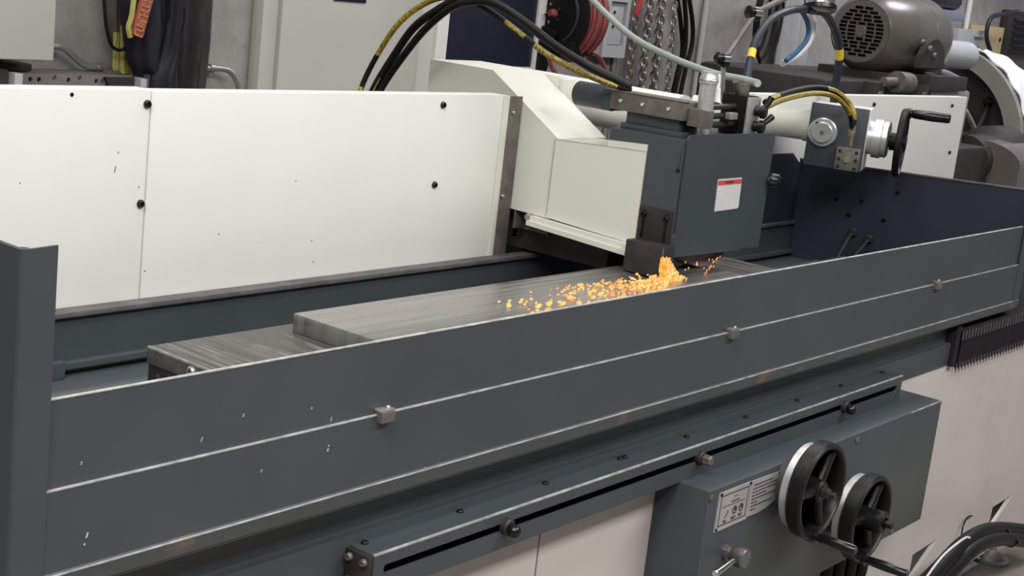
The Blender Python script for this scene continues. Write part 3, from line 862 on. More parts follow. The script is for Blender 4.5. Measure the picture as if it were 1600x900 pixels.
for (cx, cz, R, hl, sa) in ((2.6965, 0.6740, 0.103, 0.110, (-0.55, 1.55, 3.55)), (2.976, 0.5490, 0.100, 0.120, (-0.62, 1.5, 3.6))):
    part(MB().cyl((cx, -0.088, cz), (cx, -0.118, cz), 0.058, n=32), 'wheel_boss', 'slate', CB)
    part(MB().lathe((cx, -0.088, cz), (0, -1, 0), ((0.028, 0.02), (0.028, 0.085), (0.030, 0.089), (0.032, 0.091), (0.046, 0.091), (0.049, 0.087), (0.049, 0)), 44), 'graduated_dial', 'alu', CB)
    part(MB().cyl((cx, -0.115, cz), (cx, -0.15, cz), 0.022, n=20), 'wheel_shaft', 'darkmetal', CB)
    o, d = handwheel(CB, (cx, -0.156, cz), (0, -1, 0), R, 0.0145, 0.034, sa, 3.08, hl, 'iron', 0.0098)
    if cx < 2.8:
        part(MB().cyl((cx, -0.17, cz), (cx, -0.186, cz), 0.012, n=6, bev=0.001).cyl((cx, -0.186, cz), (cx, -0.200, cz), 0.006, n=10), 'hub_nut', 'darkmetal', o)
    else:
        part(MB().lathe((cx, -0.165, cz), (0, -1, 0), ((0, 0.026), (0.034, 0.026), (0.038, 0.022), (0.038, 0.014), (0.034, 0.014), (0.034, 0.008), (0.056, 0.008), (0.056, 0)), 24), 'hub_sleeve', 'iron', o)
SW = part(MB().lathe((2.470, -0.090, 0.571), (0, -1, 0), ((-0.002, 0.017), (0.010, 0.017), (0.012, 0.0135), (0.016, 0.015), (0.026, 0.021), (0.044, 0.021), (0.047, 0.018), (0.047, 0)), 28), 'selector_knob', 'knobsteel', CB)
part(MB().cyl((2.440, -0.125, 0.572), (2.354, -0.135, 0.570), 0.0055, 0.0075, 14, 0.0015), 'lever', 'chrome', SW)
for i, X in enumerate((2.99, 3.03, 3.07, 3.11)):
    b = MB().tube([(X + 0.16, 0.0 - 0.012 * i, 0.41), (X + 0.165, -0.01 - 0.012 * i, 0.30), (X + 0.15, -0.01, 0.14), (X + 0.13, 0.0, 0.02)], 0.014, 10, 6)
    solo(b, 'drop_cable', 'black', 'black cable hanging in a row under the control box, %s from the left' % ('first', 'second', 'third', 'fourth')[i], 'cable', 'black cables under the control box')
b = MB().tube([(3.335, -0.02, 0.403), (3.335, -0.03, 0.34), (3.33, -0.01, 0.24), (3.34, 0.0, 0.12), (3.33, 0.01, 0.02)], 0.0045, 8, 6)
solo(b, 'thin_cable', 'black', 'thin dark cable hanging from the right lower corner of the control box', 'cable')

# ------------------------------------------------------------------ sparks
def spark_mesh():
    m = MB()
    rnd = random.Random(11)

    def blob(p, a, s, mi, rot=0.0):
        # small elongated bead
        n, k = 6, 4
        ca, sa = math.cos(rot), math.sin(rot)
        vs, fs = [], []
        for j in range(k + 1):
            t = math.pi * j / k
            for i in range(n):
                q = 2 * math.pi * i / n
                lx, ly, lz = a * math.cos(t), s * math.sin(t) * math.cos(q), s * math.sin(t) * math.sin(q)
                vs.append((p[0] + lx * ca, p[1] + ly, p[2] + lz + lx * sa))
        for j in range(k):
            for i in range(n):
                fs.append((j * n + i, j * n + (i + 1) % n, (j + 1) * n + (i + 1) % n, (j + 1) * n + i))
        m.add(vs, fs, mi)
    # dense run leaving the wheel, thinning out along the plate
    for i in range(360):
        t = rnd.random() ** 1.5
        X = 2.672 - 0.25 * t
        mid = 0.270 - 0.006 * t
        y = mid + rnd.uniform(-1, 1) * (0.022 + 0.055 * t ** 0.6)
        z = 1.0225 + rnd.random() ** 2 * 0.016 * (1 - t)
        s = rnd.uniform(0.0012, 0.0034) * (1.1 - 0.2 * t)
        blob((X, y, z), s * rnd.uniform(1.0, 1.8), s, 0 if rnd.random() < 0.62 else 1, rnd.uniform(-0.2, 0.3))
    for i in range(56):
        t = rnd.random()
        X = 2.45 - 0.30 * t
        y = 0.262 + rnd.uniform(-0.06, 0.07)
        s = rnd.uniform(0.0010, 0.0034)
        blob((X, y, 1.0235 + rnd.random() * 0.004), s * rnd.uniform(1.2, 2.6), s, 0 if rnd.random() < 0.7 else 1, rnd.uniform(-0.1, 0.2))
    for (x, y, z, a, s) in ((2.245, 0.25, 1.026, 0.010, 0.0042), (2.205, 0.245, 1.026, 0.010, 0.0045), (2.27, 0.235, 1.026, 0.009, 0.0042), (2.33, 0.262, 1.026, 0.009, 0.0042), (2.42, 0.252, 1.026, 0.006, 0.0055),
                            (2.195, 0.215, 1.026, 0.009, 0.0046), (2.375, 0.285, 1.027, 0.007, 0.0036), (2.31, 0.225, 1.026, 0.006, 0.005), (2.43, 0.20, 1.03, 0.005, 0.006)):
        blob((x, y, z), a, s, 0, 0.1)
    # beads falling under the guard
    for i in range(12):
        blob((rnd.uniform(2.79, 2.93), 0.285, rnd.uniform(1.028, 1.058)), rnd.uniform(0.0012, 0.0035), 0.0014, 0 if i % 2 else 1, 1.2)
    for i in range(26):
        t = rnd.random()
        blob((2.86 + 0.075 * t + rnd.uniform(-0.006, 0.006), 0.283, 1.008 + 0.048 * t), rnd.uniform(0.001, 0.004), 0.0011, 1, 0.8)
    # lit stream: irregular ragged curtain between the deflector and the wheel
    rows, cols = 18, 18
    for y0 in (0.270, 0.277, 0.284):
        vs, fs = [], []
        for j in range(rows + 1):
            g = j / rows
            z = 1.072 - 0.060 * g
            l = 2.6885 + rnd.uniform(-0.001, 0.001)
            r = 2.697 + 0.050 * g + 0.060 * g ** 2.6 + rnd.uniform(-0.005, 0.005)
            for i in range(cols + 1):
                s = i / cols
                vs.append((l + (r - l) * s, y0 + 0.004 * math.sin(s * 7 + g * 5) + rnd.uniform(-0.001, 0.001), z + 0.004 * s - 0.010 * s * g + rnd.uniform(-0.0006, 0.0006)))
        q = cols + 1
        for j in range(rows):
            for i in range(cols):
                if i > cols - 4 and rnd.random() < 0.25:
                    continue
                fs.append((j * q + i, j * q + i + 1, (j + 1) * q + i + 1, (j + 1) * q + i))
        m.add(vs, fs, 2)
    for i in range(170):
        g = rnd.random() ** 0.7
        z = 1.070 - 0.055 * g
        X = 2.690 + rnd.random() * (0.006 + 0.045 * g + 0.055 * g ** 2.6)
        s = rnd.uniform(0.0010, 0.0024)
        blob((X, 0.266 + rnd.uniform(-0.003, 0.004), z), s * rnd.uniform(1.1, 2.2), s, 0 if rnd.random() < 0.5 else 1, rnd.uniform(0.4, 1.3))
    return m


solo(spark_mesh(), 'grinding_sparks', ['spark', 'ember', 'flare'], 'glowing orange grinding sparks spraying along the bright steel plate', 'sparks', kind='stuff')
# ------------------------------------------------------------------ hydraulic hoses
def hose(name, pts, r, m, label, bands=(), toward=None, cat='hose', group=None, sub=10, bandmat='yellow'):
    xs, ys, zs = zip(*pts)
    t = thing(name, label, cat, (sum(xs) / len(xs), sum(ys) / len(ys), min(zs) - r), group)
    part(MB().tube(pts, r, 12, sub), 'hose_body', m, t)
    for f0, f1, half in bands:
        part(MB().stripe(pts, r * 1.03, toward or TOCAM, half, f0, f1, sub), 'printed_band', bandmat, t)
    return t


H1 = [(2.587, 1.150, 1.282), (2.607, 1.150, 1.340), (2.616, 1.120, 1.411), (2.603, 1.050, 1.491), (2.605, 0.980, 1.544), (2.579, 0.880, 1.570), (2.576, 0.780, 1.562), (2.587, 0.690, 1.524), (2.623, 0.620, 1.477), (2.681, 0.560, 1.443), (2.755, 0.520, 1.420), (2.805, 0.500, 1.412)]
hose('hydraulic_hose', H1, 0.0068, 'black', 'outer black hydraulic hose with bright yellow print arching over the guard panel', [(0.02, 0.075, 1.0), (0.19, 0.43, 1.1), (0.62, 0.68, 0.8), (0.70, 0.93, 1.3)], (-0.65, -0.65, 0.1))
H2 = [(2.592, 1.120, 1.286), (2.604, 1.100, 1.347), (2.609, 1.060, 1.414), (2.602, 1.000, 1.486), (2.585, 0.920, 1.534), (2.578, 0.840, 1.571), (2.596, 0.770, 1.573), (2.619, 0.700, 1.544), (2.668, 0.640, 1.498), (2.730, 0.580, 1.458), (2.779, 0.530, 1.434)]
hose('hydraulic_hose', H2, 0.0097, 'black', 'thick black hydraulic hose in the middle of the arch behind the guard panel', [(0.02, 0.12, 0.12)], (-0.6, -0.7, 0.2))
H3 = [(2.593, 1.100, 1.289), (2.609, 1.080, 1.350), (2.603, 1.020, 1.423), (2.591, 0.950, 1.491), (2.571, 0.860, 1.548), (2.552, 0.780, 1.569), (2.559, 0.720, 1.570), (2.580, 0.650, 1.539), (2.627, 0.590, 1.494), (2.687, 0.530, 1.454), (2.720, 0.480, 1.434), (2.729, 0.450, 1.424)]
hose('hydraulic_hose', H3, 0.0089, 'black', 'innermost black hydraulic hose of the arch running down to the dresser slide', [], None)
H4 = [(3.120, 0.323, 1.409), (3.300, 0.390, 1.416), (3.500, 0.444, 1.425), (3.680, 0.481, 1.429), (3.800, 0.481, 1.419), (3.860, 0.466, 1.391), (3.870, 0.448, 1.361), (3.870, 0.444, 1.329), (3.880, 0.446, 1.275)]
t = hose('hydraulic_hose', H4[:8], 0.0079, 'black', 'short upper yellow-printed hose bending into the brass fitting of the gearbox', [(0.0, 0.15, 1.2), (0.50, 0.93, 1.2)], (-0.6, -0.5, 0.7))
part(MB().cyl(H4[7], (3.875, 0.447, 1.299), 0.0085, n=12).cyl((3.873, 0.447, 1.315), (3.874, 0.446, 1.308), 0.0105, n=6).cyl((3.875, 0.446, 1.302), (3.880, 0.447, 1.269), 0.006, n=10), 'brass_fitting', 'brass', t)
H5 = [(3.100, 0.311, 1.398), (3.300, 0.380, 1.406), (3.500, 0.432, 1.413), (3.660, 0.459, 1.416), (3.760, 0.459, 1.406), (3.820, 0.450, 1.379), (3.850, 0.444, 1.347), (3.860, 0.442, 1.322)]
hose('hydraulic_hose', H5, 0.0070, 'black', 'lower yellow-printed hose just beneath the short one over the gearbox', [(0.0, 0.80, 1.3)], (-0.7, -0.6, 0.35))

# grey-green coolant hose coming down to the valve block
hose('coolant_hose', [(3.905, 1.500, 1.639), (3.817, 1.350, 1.578), (3.665, 1.100, 1.500), (3.497, 0.850, 1.464), (3.346, 0.620, 1.446), (3.254, 0.470, 1.446), (3.208, 0.400, 1.445)], 0.0096, 'hosegrey', 'pale grey-green coolant hose running diagonally down to the valve block')

# articulated arm
A = thing('indicator_arm', 'jointed rod arm with two chrome and black clamp knobs above the dresser', 'arm', (3.066, 0.420, 1.480))
p1, p2, p3 = Vector((3.067, 0.420, 1.499)), Vector((3.181, 0.420, 1.613)), Vector((3.347, 0.420, 1.665))
part(MB().cyl(p1, p2, 0.0075, n=12), 'rod', 'oldsteel', A)
part(MB().cyl(p2, p3, 0.0075, n=12), 'rod', 'oldsteel', A)
for p, s in ((p1, 1.0), (p2, 1.1)):
    kn = part(MB().lathe(p + Vector((-0.010, 0.004, 0)), (0.95, -0.3, 0.0), ((0, 0.014 * s), (0.022 * s, 0.0135 * s), (0.026 * s, 0.010), (0.026 * s, 0)), 20), 'clamp', 'chrome', A)
    part(MB().lathe(p + Vector((-0.026, 0.009, 0)), (0.95, -0.3, 0.0), ((0, 0.0), (0.001, 0.009), (0.006, 0.0145 * s), (0.018, 0.0145 * s), (0.018, 0)), 20), 'knob_cap', 'blackgloss', kn)
    part(MB().lathe(p + Vector((0.002, 0, -0.020)), (0, 0, 1), ((0, 0.0), (0.001, 0.013), (0.010, 0.015), (0.010, 0)), 20), 'knob_base', 'blackgloss', kn)
part(MB().cyl(p1 + Vector((0, 0, -0.018)), (3.084, 0.420, 1.395), 0.006, n=10), 'rod', 'galv', A)

# gooseneck hoses right of it
hose('coolant_gooseneck', [(3.368, 0.520, 1.373), (3.417, 0.550, 1.428), (3.474, 0.580, 1.484), (3.527, 0.600, 1.540), (3.628, 0.620, 1.597), (3.766, 0.640, 1.626), (3.891, 0.660, 1.634)], 0.0112, 'navyhose', 'dark blue-black hose arch with a yellow band left of the chrome lamp head', [(0.36, 0.43, 3.2)], bandmat='yband')
hose('coolant_gooseneck', [(3.906, 0.660, 1.635), (4.000, 0.660, 1.633), (4.093, 0.670, 1.602), (4.173, 0.680, 1.554), (4.221, 0.690, 1.490), (4.243, 0.700, 1.419), (4.250, 0.700, 1.349)], 0.0126, 'navyhose', 'dark grey hose with a yellow band running down in front of the motor', [(0.58, 0.66, 3.2)], bandmat='yband')
hose('blue_hose', [(3.945, 0.700, 1.629), (3.997, 0.700, 1.594), (4.010, 0.700, 1.553), (3.966, 0.700, 1.514), (3.897, 0.700, 1.480)], 0.0076, 'bluehose', 'blue hose hanging in a curve under the chrome lamp head')
hose('white_hose', [(4.041, 0.720, 1.625), (4.070, 0.720, 1.588), (4.062, 0.720, 1.538), (4.001, 0.720, 1.497), (3.914, 0.720, 1.470)], 0.0095, 'whitehose', 'white plastic hose curving beside the blue hose')
LH = thing('lamp_head', 'chrome lamp head with a black rim at the top edge of the picture', 'lamp', (3.941, 0.640, 1.632))
c = Vector((3.940, 0.640, 1.633))
ax = Vector((0.20, 0.22, 1))
part(MB().lathe(c, ax, ((0, 0.046), (0.002, 0.051), (0.014, 0.051), (0.016, 0.047), (0.010, 0.040), (0.010, 0.0)), 36), 'rim', 'blackgloss', LH)
part(MB().lathe(c, ax, ((0.012, 0.044), (0.03, 0.046), (0.09, 0.040), (0.12, 0.022), (0.12, 0)), 36), 'reflector', 'chrome', LH)

# ------------------------------------------------------------------ big black hoses on the floor side
for pts, lab in (([(3.503, -0.120, 0.228), (3.618, -0.120, 0.251), (3.766, -0.110, 0.268), (3.933, -0.100, 0.262), (4.154, -0.090, 0.219), (4.574, -0.080, 0.103)], 'upper black floor hose curving up at the lower right corner'),
                 ([(3.563, -0.130, 0.206), (3.676, -0.130, 0.230), (3.791, -0.130, 0.252), (3.965, -0.120, 0.237), (4.196, -0.110, 0.183), (4.562, -0.100, 0.073)], 'lower black floor hose curving up at the lower right corner')):
    t = hose('floor_hose', pts, 0.0207, 'black', lab)
    p = Vector(pts[4])
    part(MB().lathe(p - Vector((0.012, 0, 0)), (1, 0.02, 0), ((0, 0.0225), (0.008, 0.0225)), 20).box(p.x - 0.012, p.x - 0.004, p.y - 0.028, p.y - 0.018, p.z - 0.006, p.z + 0.006), 'zip_tie', 'blackgloss', t)
solo(MB().tube([(3.406, -0.140, 0.236), (3.549, -0.140, 0.299), (3.721, -0.130, 0.306), (3.770, -0.130, 0.298)], 0.003, 8, 6), 'cotton_string', 'whitehose', 'thin white cord lying along the black floor hoses', 'cord')
solo(MB().tube([(4.118, 0.010, 0.170), (4.133, 0.015, 0.197), (4.172, 0.020, 0.214), (4.225, 0.025, 0.205)], 0.0022, 8, 6), 'loose_wire', 'black', 'short black wire end standing in front of the white base', 'wire')

# ------------------------------------------------------------------ left background on the wall
b = thing('wall_cabinet', 'pale grey wall cabinet at the top left corner', 'cabinet', (2.0, 2.2, 1.16))
xr, zb = (2.360, 2.080, 1.267)[0], (2.360, 2.080, 1.267)[2]
part(MB().box(1.55, xr - 0.004, 2.10, 2.298, zb, 2.1, 0.004), 'body', 'cabinet', b)
part(MB().box(1.56, xr, 2.075, 2.10, zb + 0.004, 2.095, 0.004), 'door', 'cabinet', b)
part(MB().cyl((xr + 0.004, 2.11, zb + 0.13), (xr + 0.004, 2.11, zb + 0.18), 0.008, n=10), 'hinge', 'galv', b)
solo(MB().box(1.5, (2.378, 2.200, 1.226)[0], 2.2, 2.298, (2.378, 2.200, 1.226)[2], (2.377, 2.200, 1.247)[2], 0.004), 'junction_duct', 'motordark', 'dark steel duct on the wall under the pale grey cabinet', 'duct')
sh = thing('steel_shelf', 'brown-grey drilled steel shelf on the wall behind the left guard panel', 'shelf', (2.6, 2.2, 1.0))
hl = []
x0, x1, z0, z1 = (2.275, 2.120, 1.226)[0], (2.654, 2.120, 1.232)[0], (2.428, 2.120, 1.188)[2], (2.426, 2.120, 1.230)[2]
for px, py in ((32, 120), (46, 125), (59, 125), (82, 121), (104, 125), (121, 121), (148, 126), (158, 126), (168, 122)):
    fx = x0 + (x1 - x0) * (px - 24) / 182.0
    fz = z1 - (z1 - z0) * (py - 116) / 24.0
    hl.append([(fx + 0.007 * math.cos(a * 0.785), fz + 0.007 * math.sin(a * 0.785)) for a in range(8)])
part(MB().prism([(x0, z0 - 0.1), (x1, z0 - 0.1), (x1, z1), (x0, z1)], 'XZ', 2.12, 2.126, hl), 'front_angle', 'bench', sh)
part(MB().box(x0, x1, 2.126, 2.298, z1 - 0.012, z1 - 0.006, 0.001), 'top', 'bench', sh)
part(MB().box(x0 - 0.028, x0 - 0.003, 2.08, 2.12, z0 - 0.4, z1 + 0.004, 0.002), 'upright', 'boxgrey', sh)
part(MB().box(x1 + 0.003, x1 + 0.024, 2.08, 2.12, z0 - 0.4, z1 - 0.004, 0.002), 'upright', 'boxgrey', sh)
part(MB().prism([(x1 - 0.10, z1 - 0.004), (x1, z1 - 0.004), (x1, z0 - 0.06), (x1 - 0.075, z0 - 0.01)], 'XZ', 2.108, 2.119), 'gusset', 'motordark', sh)
b = MB().box(1.6, x0 - 0.034, 2.10, 2.19, z0 - 0.5, z1 + 0.012, 0.004)
solo(b, 'dark_bin', 'motordark', 'dark bin on the wall at the left edge below the pale cabinet', 'bin')
cnd = thing('wall_conduit', 'galvanised conduit with two bends running along the wall behind the jackets', 'pipe', (2.9, 2.27, 1.15))
part(MB().tube([(2.466, 2.250, 1.293), (2.495, 2.250, 1.293), (2.521, 2.250, 1.284), (2.550, 2.250, 1.263), (2.579, 2.250, 1.244), (2.615, 2.250, 1.237), (2.691, 2.250, 1.239), (2.854, 2.250, 1.240), (3.028, 2.250, 1.242), (3.092, 2.250, 1.243), (3.127, 2.250, 1.236), (3.153, 2.250, 1.216), (3.172, 2.250, 1.183), (3.179, 2.250, 1.136), (3.182, 2.250, 0.990)], 0.0099, 12, 8), 'pipe_run', 'galv', cnd)
for p in ((3.046, 2.250, 1.244), (2.628, 2.250, 1.239)):
    p = Vector(p)
    part(MB().lathe(p, (1, 0, 0), ((0, 0.013), (0.018, 0.013)), 16).box(p.x, p.x + 0.018, p.y, 2.298, p.z - 0.03, p.z - 0.012, 0.001), 'pipe_strap', 'galv', cnd)

def rows(Y, *pts):
    return [(p[0][2], p[0][0], p[1][0]) for p in pts]


J = thing('hanging_jacket', 'black nylon jacket with orange lettering hanging on the wall', 'jacket', (2.754, 2.120, 1.228))
part(MB().drape(rows(2.1, ((2.597, 2.120, 1.549), (2.821, 2.120, 1.566)), ((2.608, 2.120, 1.443), (2.816, 2.120, 1.455)), ((2.626, 2.120, 1.336), (2.816, 2.120, 1.343)), ((2.647, 2.120, 1.263), (2.803, 2.120, 1.267)), ((2.676, 2.120, 1.234), (2.790, 2.120, 1.244))), 2.13, 0.09, 3, 0.016, 20, 30, 3), 'body', 'jacket', J, sharp=80)
part(MB().drape(rows(2.1, ((2.725, 2.080, 1.562), (2.789, 2.080, 1.567)), ((2.742, 2.080, 1.400), (2.798, 2.080, 1.403)), ((2.735, 2.080, 1.308), (2.782, 2.080, 1.309)), ((2.700, 2.080, 1.236), (2.786, 2.080, 1.196)), ((2.696, 2.080, 1.158), (2.794, 2.080, 1.159))), 2.09, 0.06, 2, 0.010, 20, 18, 8), 'sleeve', 'jacket', J, sharp=80)
lp = MB()
a0, a1 = Vector((2.612, 2.055, 1.350)), Vector((2.641, 2.055, 1.462))
dv = (a1 - a0)
up = dv.normalized()
sd = Vector((up.z, 0, -up.x))
st = part(MB().obox((a0 + a1) / 2, sd, (0, 1, 0), up, 0.020, 0.006, dv.length / 2, 0.002), 'lettered_strip', 'orange', J, 'orange embroidered strip')
for i in range(8):
    cpt = a0 + dv * (i + 0.5) / 8
    lp = MB()
    kind = (0, 1, 2, 0, 3, 1, 2, 3)[i]
    def bar(du, dw, hu, hw):
        lp.obox(cpt + sd * du + up * dw + Vector((0, -0.0068, 0)), sd, (0, 1, 0), up, hu, 0.0012, hw)
    bar(0, -0.006, 0.015, 0.0016)
    if kind == 0:
        bar(-0.013, 0, 0.0018, 0.007)
    elif kind == 1:
        bar(0, 0.006, 0.015, 0.0016)
        bar(0.012, 0, 0.0018, 0.007)
    elif kind == 2:
        bar(0, 0.0, 0.012, 0.0014)
        bar(0, 0.006, 0.015, 0.0014)
    else:
        bar(0, 0.006, 0.015, 0.0016)
        bar(0.0, 0, 0.0018, 0.007)
    part(lp, 'letter', 'palethread', st)
part(MB().stripe([(2.599, 2.060, 1.463), (2.594, 2.060, 1.404), (2.586, 2.060, 1.373), (2.594, 2.060, 1.345)], 0.009, (0, -1, 0), 1.4, 0, 1, 8), 'piping', 'hivis', J)
J2 = thing('hanging_coat', 'long charcoal coat hanging on the wall beside the black jacket', 'coat', (2.942, 2.200, 1.182))
part(MB().drape(rows(2.2, ((2.852, 2.200, 1.562), (2.973, 2.200, 1.571)), ((2.871, 2.200, 1.450), (2.973, 2.200, 1.456)), ((2.879, 2.200, 1.317), (2.973, 2.200, 1.320)), ((2.883, 2.200, 1.181), (2.967, 2.200, 1.182)), ((2.882, 2.200, 1.063), (2.972, 2.200, 1.062))), 2.2, 0.10, 2.2, 0.018, 20, 26, 5), 'body', 'coat', J2, sharp=80)
J3 = thing('safety_vest', 'olive safety vest with yellow reflective tape at the left of the jacket', 'vest', (2.678, 2.200, 1.226))
part(MB().drape(rows(2.2, ((2.601, 2.220, 1.541), (2.704, 2.220, 1.549)), ((2.616, 2.220, 1.434), (2.712, 2.220, 1.439)), ((2.630, 2.220, 1.352), (2.725, 2.220, 1.356)), ((2.654, 2.220, 1.303), (2.733, 2.220, 1.306))), 2.22, 0.07, 2, 0.012, 14, 22, 6), 'body', 'olive', J3, sharp=80)
part(MB().drape(rows(2.2, ((2.633, 2.190, 1.346), (2.655, 2.190, 1.347)), ((2.638, 2.190, 1.236), (2.663, 2.190, 1.233))), 2.19, 0.012, 1, 0.002, 6, 8, 1), 'reflective_tape', 'hivis', J3)
part(MB().drape(rows(2.2, ((2.649, 2.180, 1.367), (2.667, 2.180, 1.367)), ((2.658, 2.180, 1.230), (2.692, 2.180, 1.227))), 2.18, 0.012, 1, 0.002, 6, 8, 2), 'reflective_tape', 'hivis', J3)
part(MB().tube([(2.560, 2.140, 1.438), (2.571, 2.140, 1.367), (2.592, 2.140, 1.314), (2.619, 2.140, 1.300), (2.643, 2.140, 1.307)], 0.005, 8, 6), 'drawstring', 'black', J3)

# ------------------------------------------------------------------ electrical cabinet and control cabinet behind the guard
EC = thing('electrical_cabinet', 'tall light grey electrical cabinet behind the hydraulic hoses', 'cabinet', (3.7, 2.27, 0.0))
ex0, ex1, ex2 = (3.242, 2.240, 1.183)[0], (3.307, 2.220, 1.187)[0], (4.037, 2.220, 1.178)[0]
part(MB().box(ex0, ex2 + 0.01, 2.24, 2.299, 0.0, 2.0, 0.02), 'body', 'cabinet', EC)
part(MB().box(ex1, ex2, 2.22, 2.24, 0.05, 1.97, 0.004), 'door', 'cabinet', EC)
lx0, lx1, lz = (3.532, 2.220, 1.486)[0], (3.685, 2.220, 1.484)[0], (3.685, 2.220, 1.484)[2]
part(MB().box(lx0, lx1, 2.216, 2.221, lz, lz + 0.12, 0.001), 'door_sign', 'glass_dark', EC)
CC = thing('control_cabinet', 'white framed control cabinet with a dark tinted window behind the column cover', 'cabinet', (4.4, 2.22, 0.0))
fx0, fx1 = (3.979, 2.140, 1.292)[0], (4.633, 2.140, 1.307)[0]
wx0, wx1, wz = (4.039, 2.140, 1.291)[0], (4.558, 2.140, 1.291)[0], (4.275, 2.140, 1.292)[2]
part(MB().prism([(fx0, 0.0), (fx1, 0.0), (fx1, 1.95), (fx0, 1.95)], 'XZ', 2.14, 2.155, [[(wx0, wz), (wx1, wz), (wx1, 1.80), (wx0, 1.80)]]), 'front_frame', 'frame_white', CC)
part(MB().box(fx0, fx1, 2.155, 2.299, 0.0, 1.95, 0.004), 'body', 'frame_white', CC)
part(MB().box(wx0 - 0.01, wx1 + 0.01, 2.1505, 2.1545, wz - 0.01, 1.81), 'window_pane', 'glass_dark', CC)
part(MB().box(wx0 - 0.035, wx0 - 0.010, 2.1385, 2.1402, wz - 0.12, wz - 0.03), 'printed_mark', 'ink', CC)
part(MB().cyl((4.599, 2.140, 1.505), tuple(Vector((4.599, 2.140, 1.505)) + Vector((0, -0.003, 0))), 0.007, n=12), 'plug', 'black', CC)

# ------------------------------------------------------------------ hose reel, outlet box, chains, cables on the wall
RL = thing('hose_reel', 'black wall hose reel wound with red air hose', 'hose reel', (4.645, 2.100, 1.338))
rc = Vector((4.604, 2.100, 1.507))
part(MB().lathe(rc, (1, 0, 0), ((0, 0.0), (0, 0.160), (0.004, 0.168), (0.010, 0.168), (0.010, 0.0)), 44), 'flange', 'black', RL)
part(MB().lathe(rc + Vector((0.125, 0, 0)), (1, 0, 0), ((0, 0.0), (0, 0.160), (0.004, 0.168), (0.010, 0.168), (0.010, 0.0)), 44), 'flange', 'black', RL)
part(MB().torus(rc + Vector((-0.003, 0, 0)), (1, 0, 0), 0.115, 0.006, 36, 8), 'flange_rib', 'navyhose', RL)
hose_m = MB()
for i in range(8):
    hose_m.torus(rc + Vector((0.018 + i * 0.0145, 0, 0)), (1, 0, 0), 0.158 + 0.010 * (i % 3), 0.0085, 40, 8)
part(hose_m, 'wound_hose', 'redhose', RL)
part(MB().lathe(rc + Vector((-0.03, 0, 0)), (1, 0, 0), ((0, 0.012), (0.03, 0.018)), 16), 'hub', 'redhose', RL)
for a in range(5):
    q = rc + Vector((-0.002, 0.036 * math.cos(a * 1.257), 0.036 * math.sin(a * 1.257)))
    part(MB().cyl(q, q + Vector((-0.010, 0, 0)), 0.007, n=6), 'bolt', 'chrome', RL)
part(MB().obox(rc + Vector((-0.02, 0.02, -0.17)), (1, 0, 0), (0, 0.95, 0.2), (0, -0.2, 0.95), 0.008, 0.035, 0.115, 0.003), 'mount_arm', 'black', RL)
part(MB().box(rc.x - 0.12, rc.x + 0.16, 2.27, 2.299, rc.z - 0.25, rc.z + 0.25, 0.004), 'wall_bracket', 'black', RL)
gx = Vector((4.655, 2.000, 1.395))
part(MB().box(gx.x - 0.07, gx.x + 0.07, 1.98, 2.06, gx.z - 0.035, gx.z + 0.015, 0.006), 'guide_frame', 'black', RL)
part(MB().cyl(gx + Vector((-0.03, -0.025, 0.022)), gx + Vector((0.04, -0.025, 0.022)), 0.009, n=12), 'guide_roller', 'galv', RL)
part(MB().tube([gx + Vector((0.05, 0.03, -0.01)), (4.777, 2.000, 1.366), (4.824, 2.000, 1.334), (4.849, 2.000, 1.299), (4.866, 2.000, 1.202)], 0.0095, 10, 6), 'loose_hose_end', 'redhose', RL)
solo(MB().tube([(4.461, 2.000, 1.357), (4.495, 2.000, 1.310), (4.547, 2.000, 1.269), (4.610, 2.000, 1.225)], 0.009, 10, 6), 'red_air_hose', 'redhose', 'short red air hose hanging below the reel beside the white cabinet', 'hose')
OB = thing('outlet_box', 'grey steel outlet box on the wall right of the hose reel', 'outlet box', (5.228, 2.240, 1.336))
ox0, ox1, oz0, = (5.128, 2.220, 1.341)[0], (5.291, 2.220, 1.340)[0], (5.199, 2.220, 1.338)[2]
part(MB().box(ox0 - 0.01, ox1 + 0.01, 2.24, 2.299, oz0, oz0 + 0.36, 0.006), 'back_box', 'boxgrey', OB)
part(MB().prism([(ox0, oz0), (ox1 + 0.01, oz0), (ox1 + 0.01, oz0 + 0.35), (ox0, oz0 + 0.35)], 'XZ', 2.222, 2.24, [[(ox0 + 0.03, oz0 + 0.05), (ox1 - 0.012, oz0 + 0.05), (ox1 - 0.012, oz0 + 0.235), (ox0 + 0.03, oz0 + 0.235)]]), 'cover', 'boxgrey', OB)
part(MB().box(ox0 + 0.035, ox1 - 0.018, 2.233, 2.2395, oz0 + 0.055, oz0 + 0.215, 0.002), 'face', 'boxgrey', OB)
for dz in (0.13, 0.19):
    part(MB().cyl((ox0 + 0.072, 2.2335, oz0 + dz), (ox0 + 0.072, 2.2285, oz0 + dz), 0.007, n=10), 'socket', 'darkmetal', OB)
part(MB().cyl((ox1 + 0.030, 2.285, 0.3), (ox1 + 0.030, 2.285, 2.4), 0.013, n=12), 'riser_conduit', 'galv', OB)

def chain_strand(p0, p1, step=0.031):
    m = MB()
    p0, p1 = Vector(p0), Vector(p1)
    n = int((p1 - p0).length / step)
    for i in range(n):
        c_ = p0 + (p1 - p0) * (i + 0.5) / n
        a = 0.6 if i % 2 else 2.1
        d = Vector((math.cos(a), math.sin(a), 0))
        h, w_ = step * 0.62, step * 0.34
        pts = []
        for k in range(10):
            t = 2 * math.pi * k / 10
            pts.append(c_ + d * w_ * math.cos(t) + Vector((0, 0, 1)) * (h * (abs(math.sin(t)) ** 0.7) * (1 if math.sin(t) > 0 else -1)))
        m.tube(pts, step * 0.15, 6, 1, True)
    return m


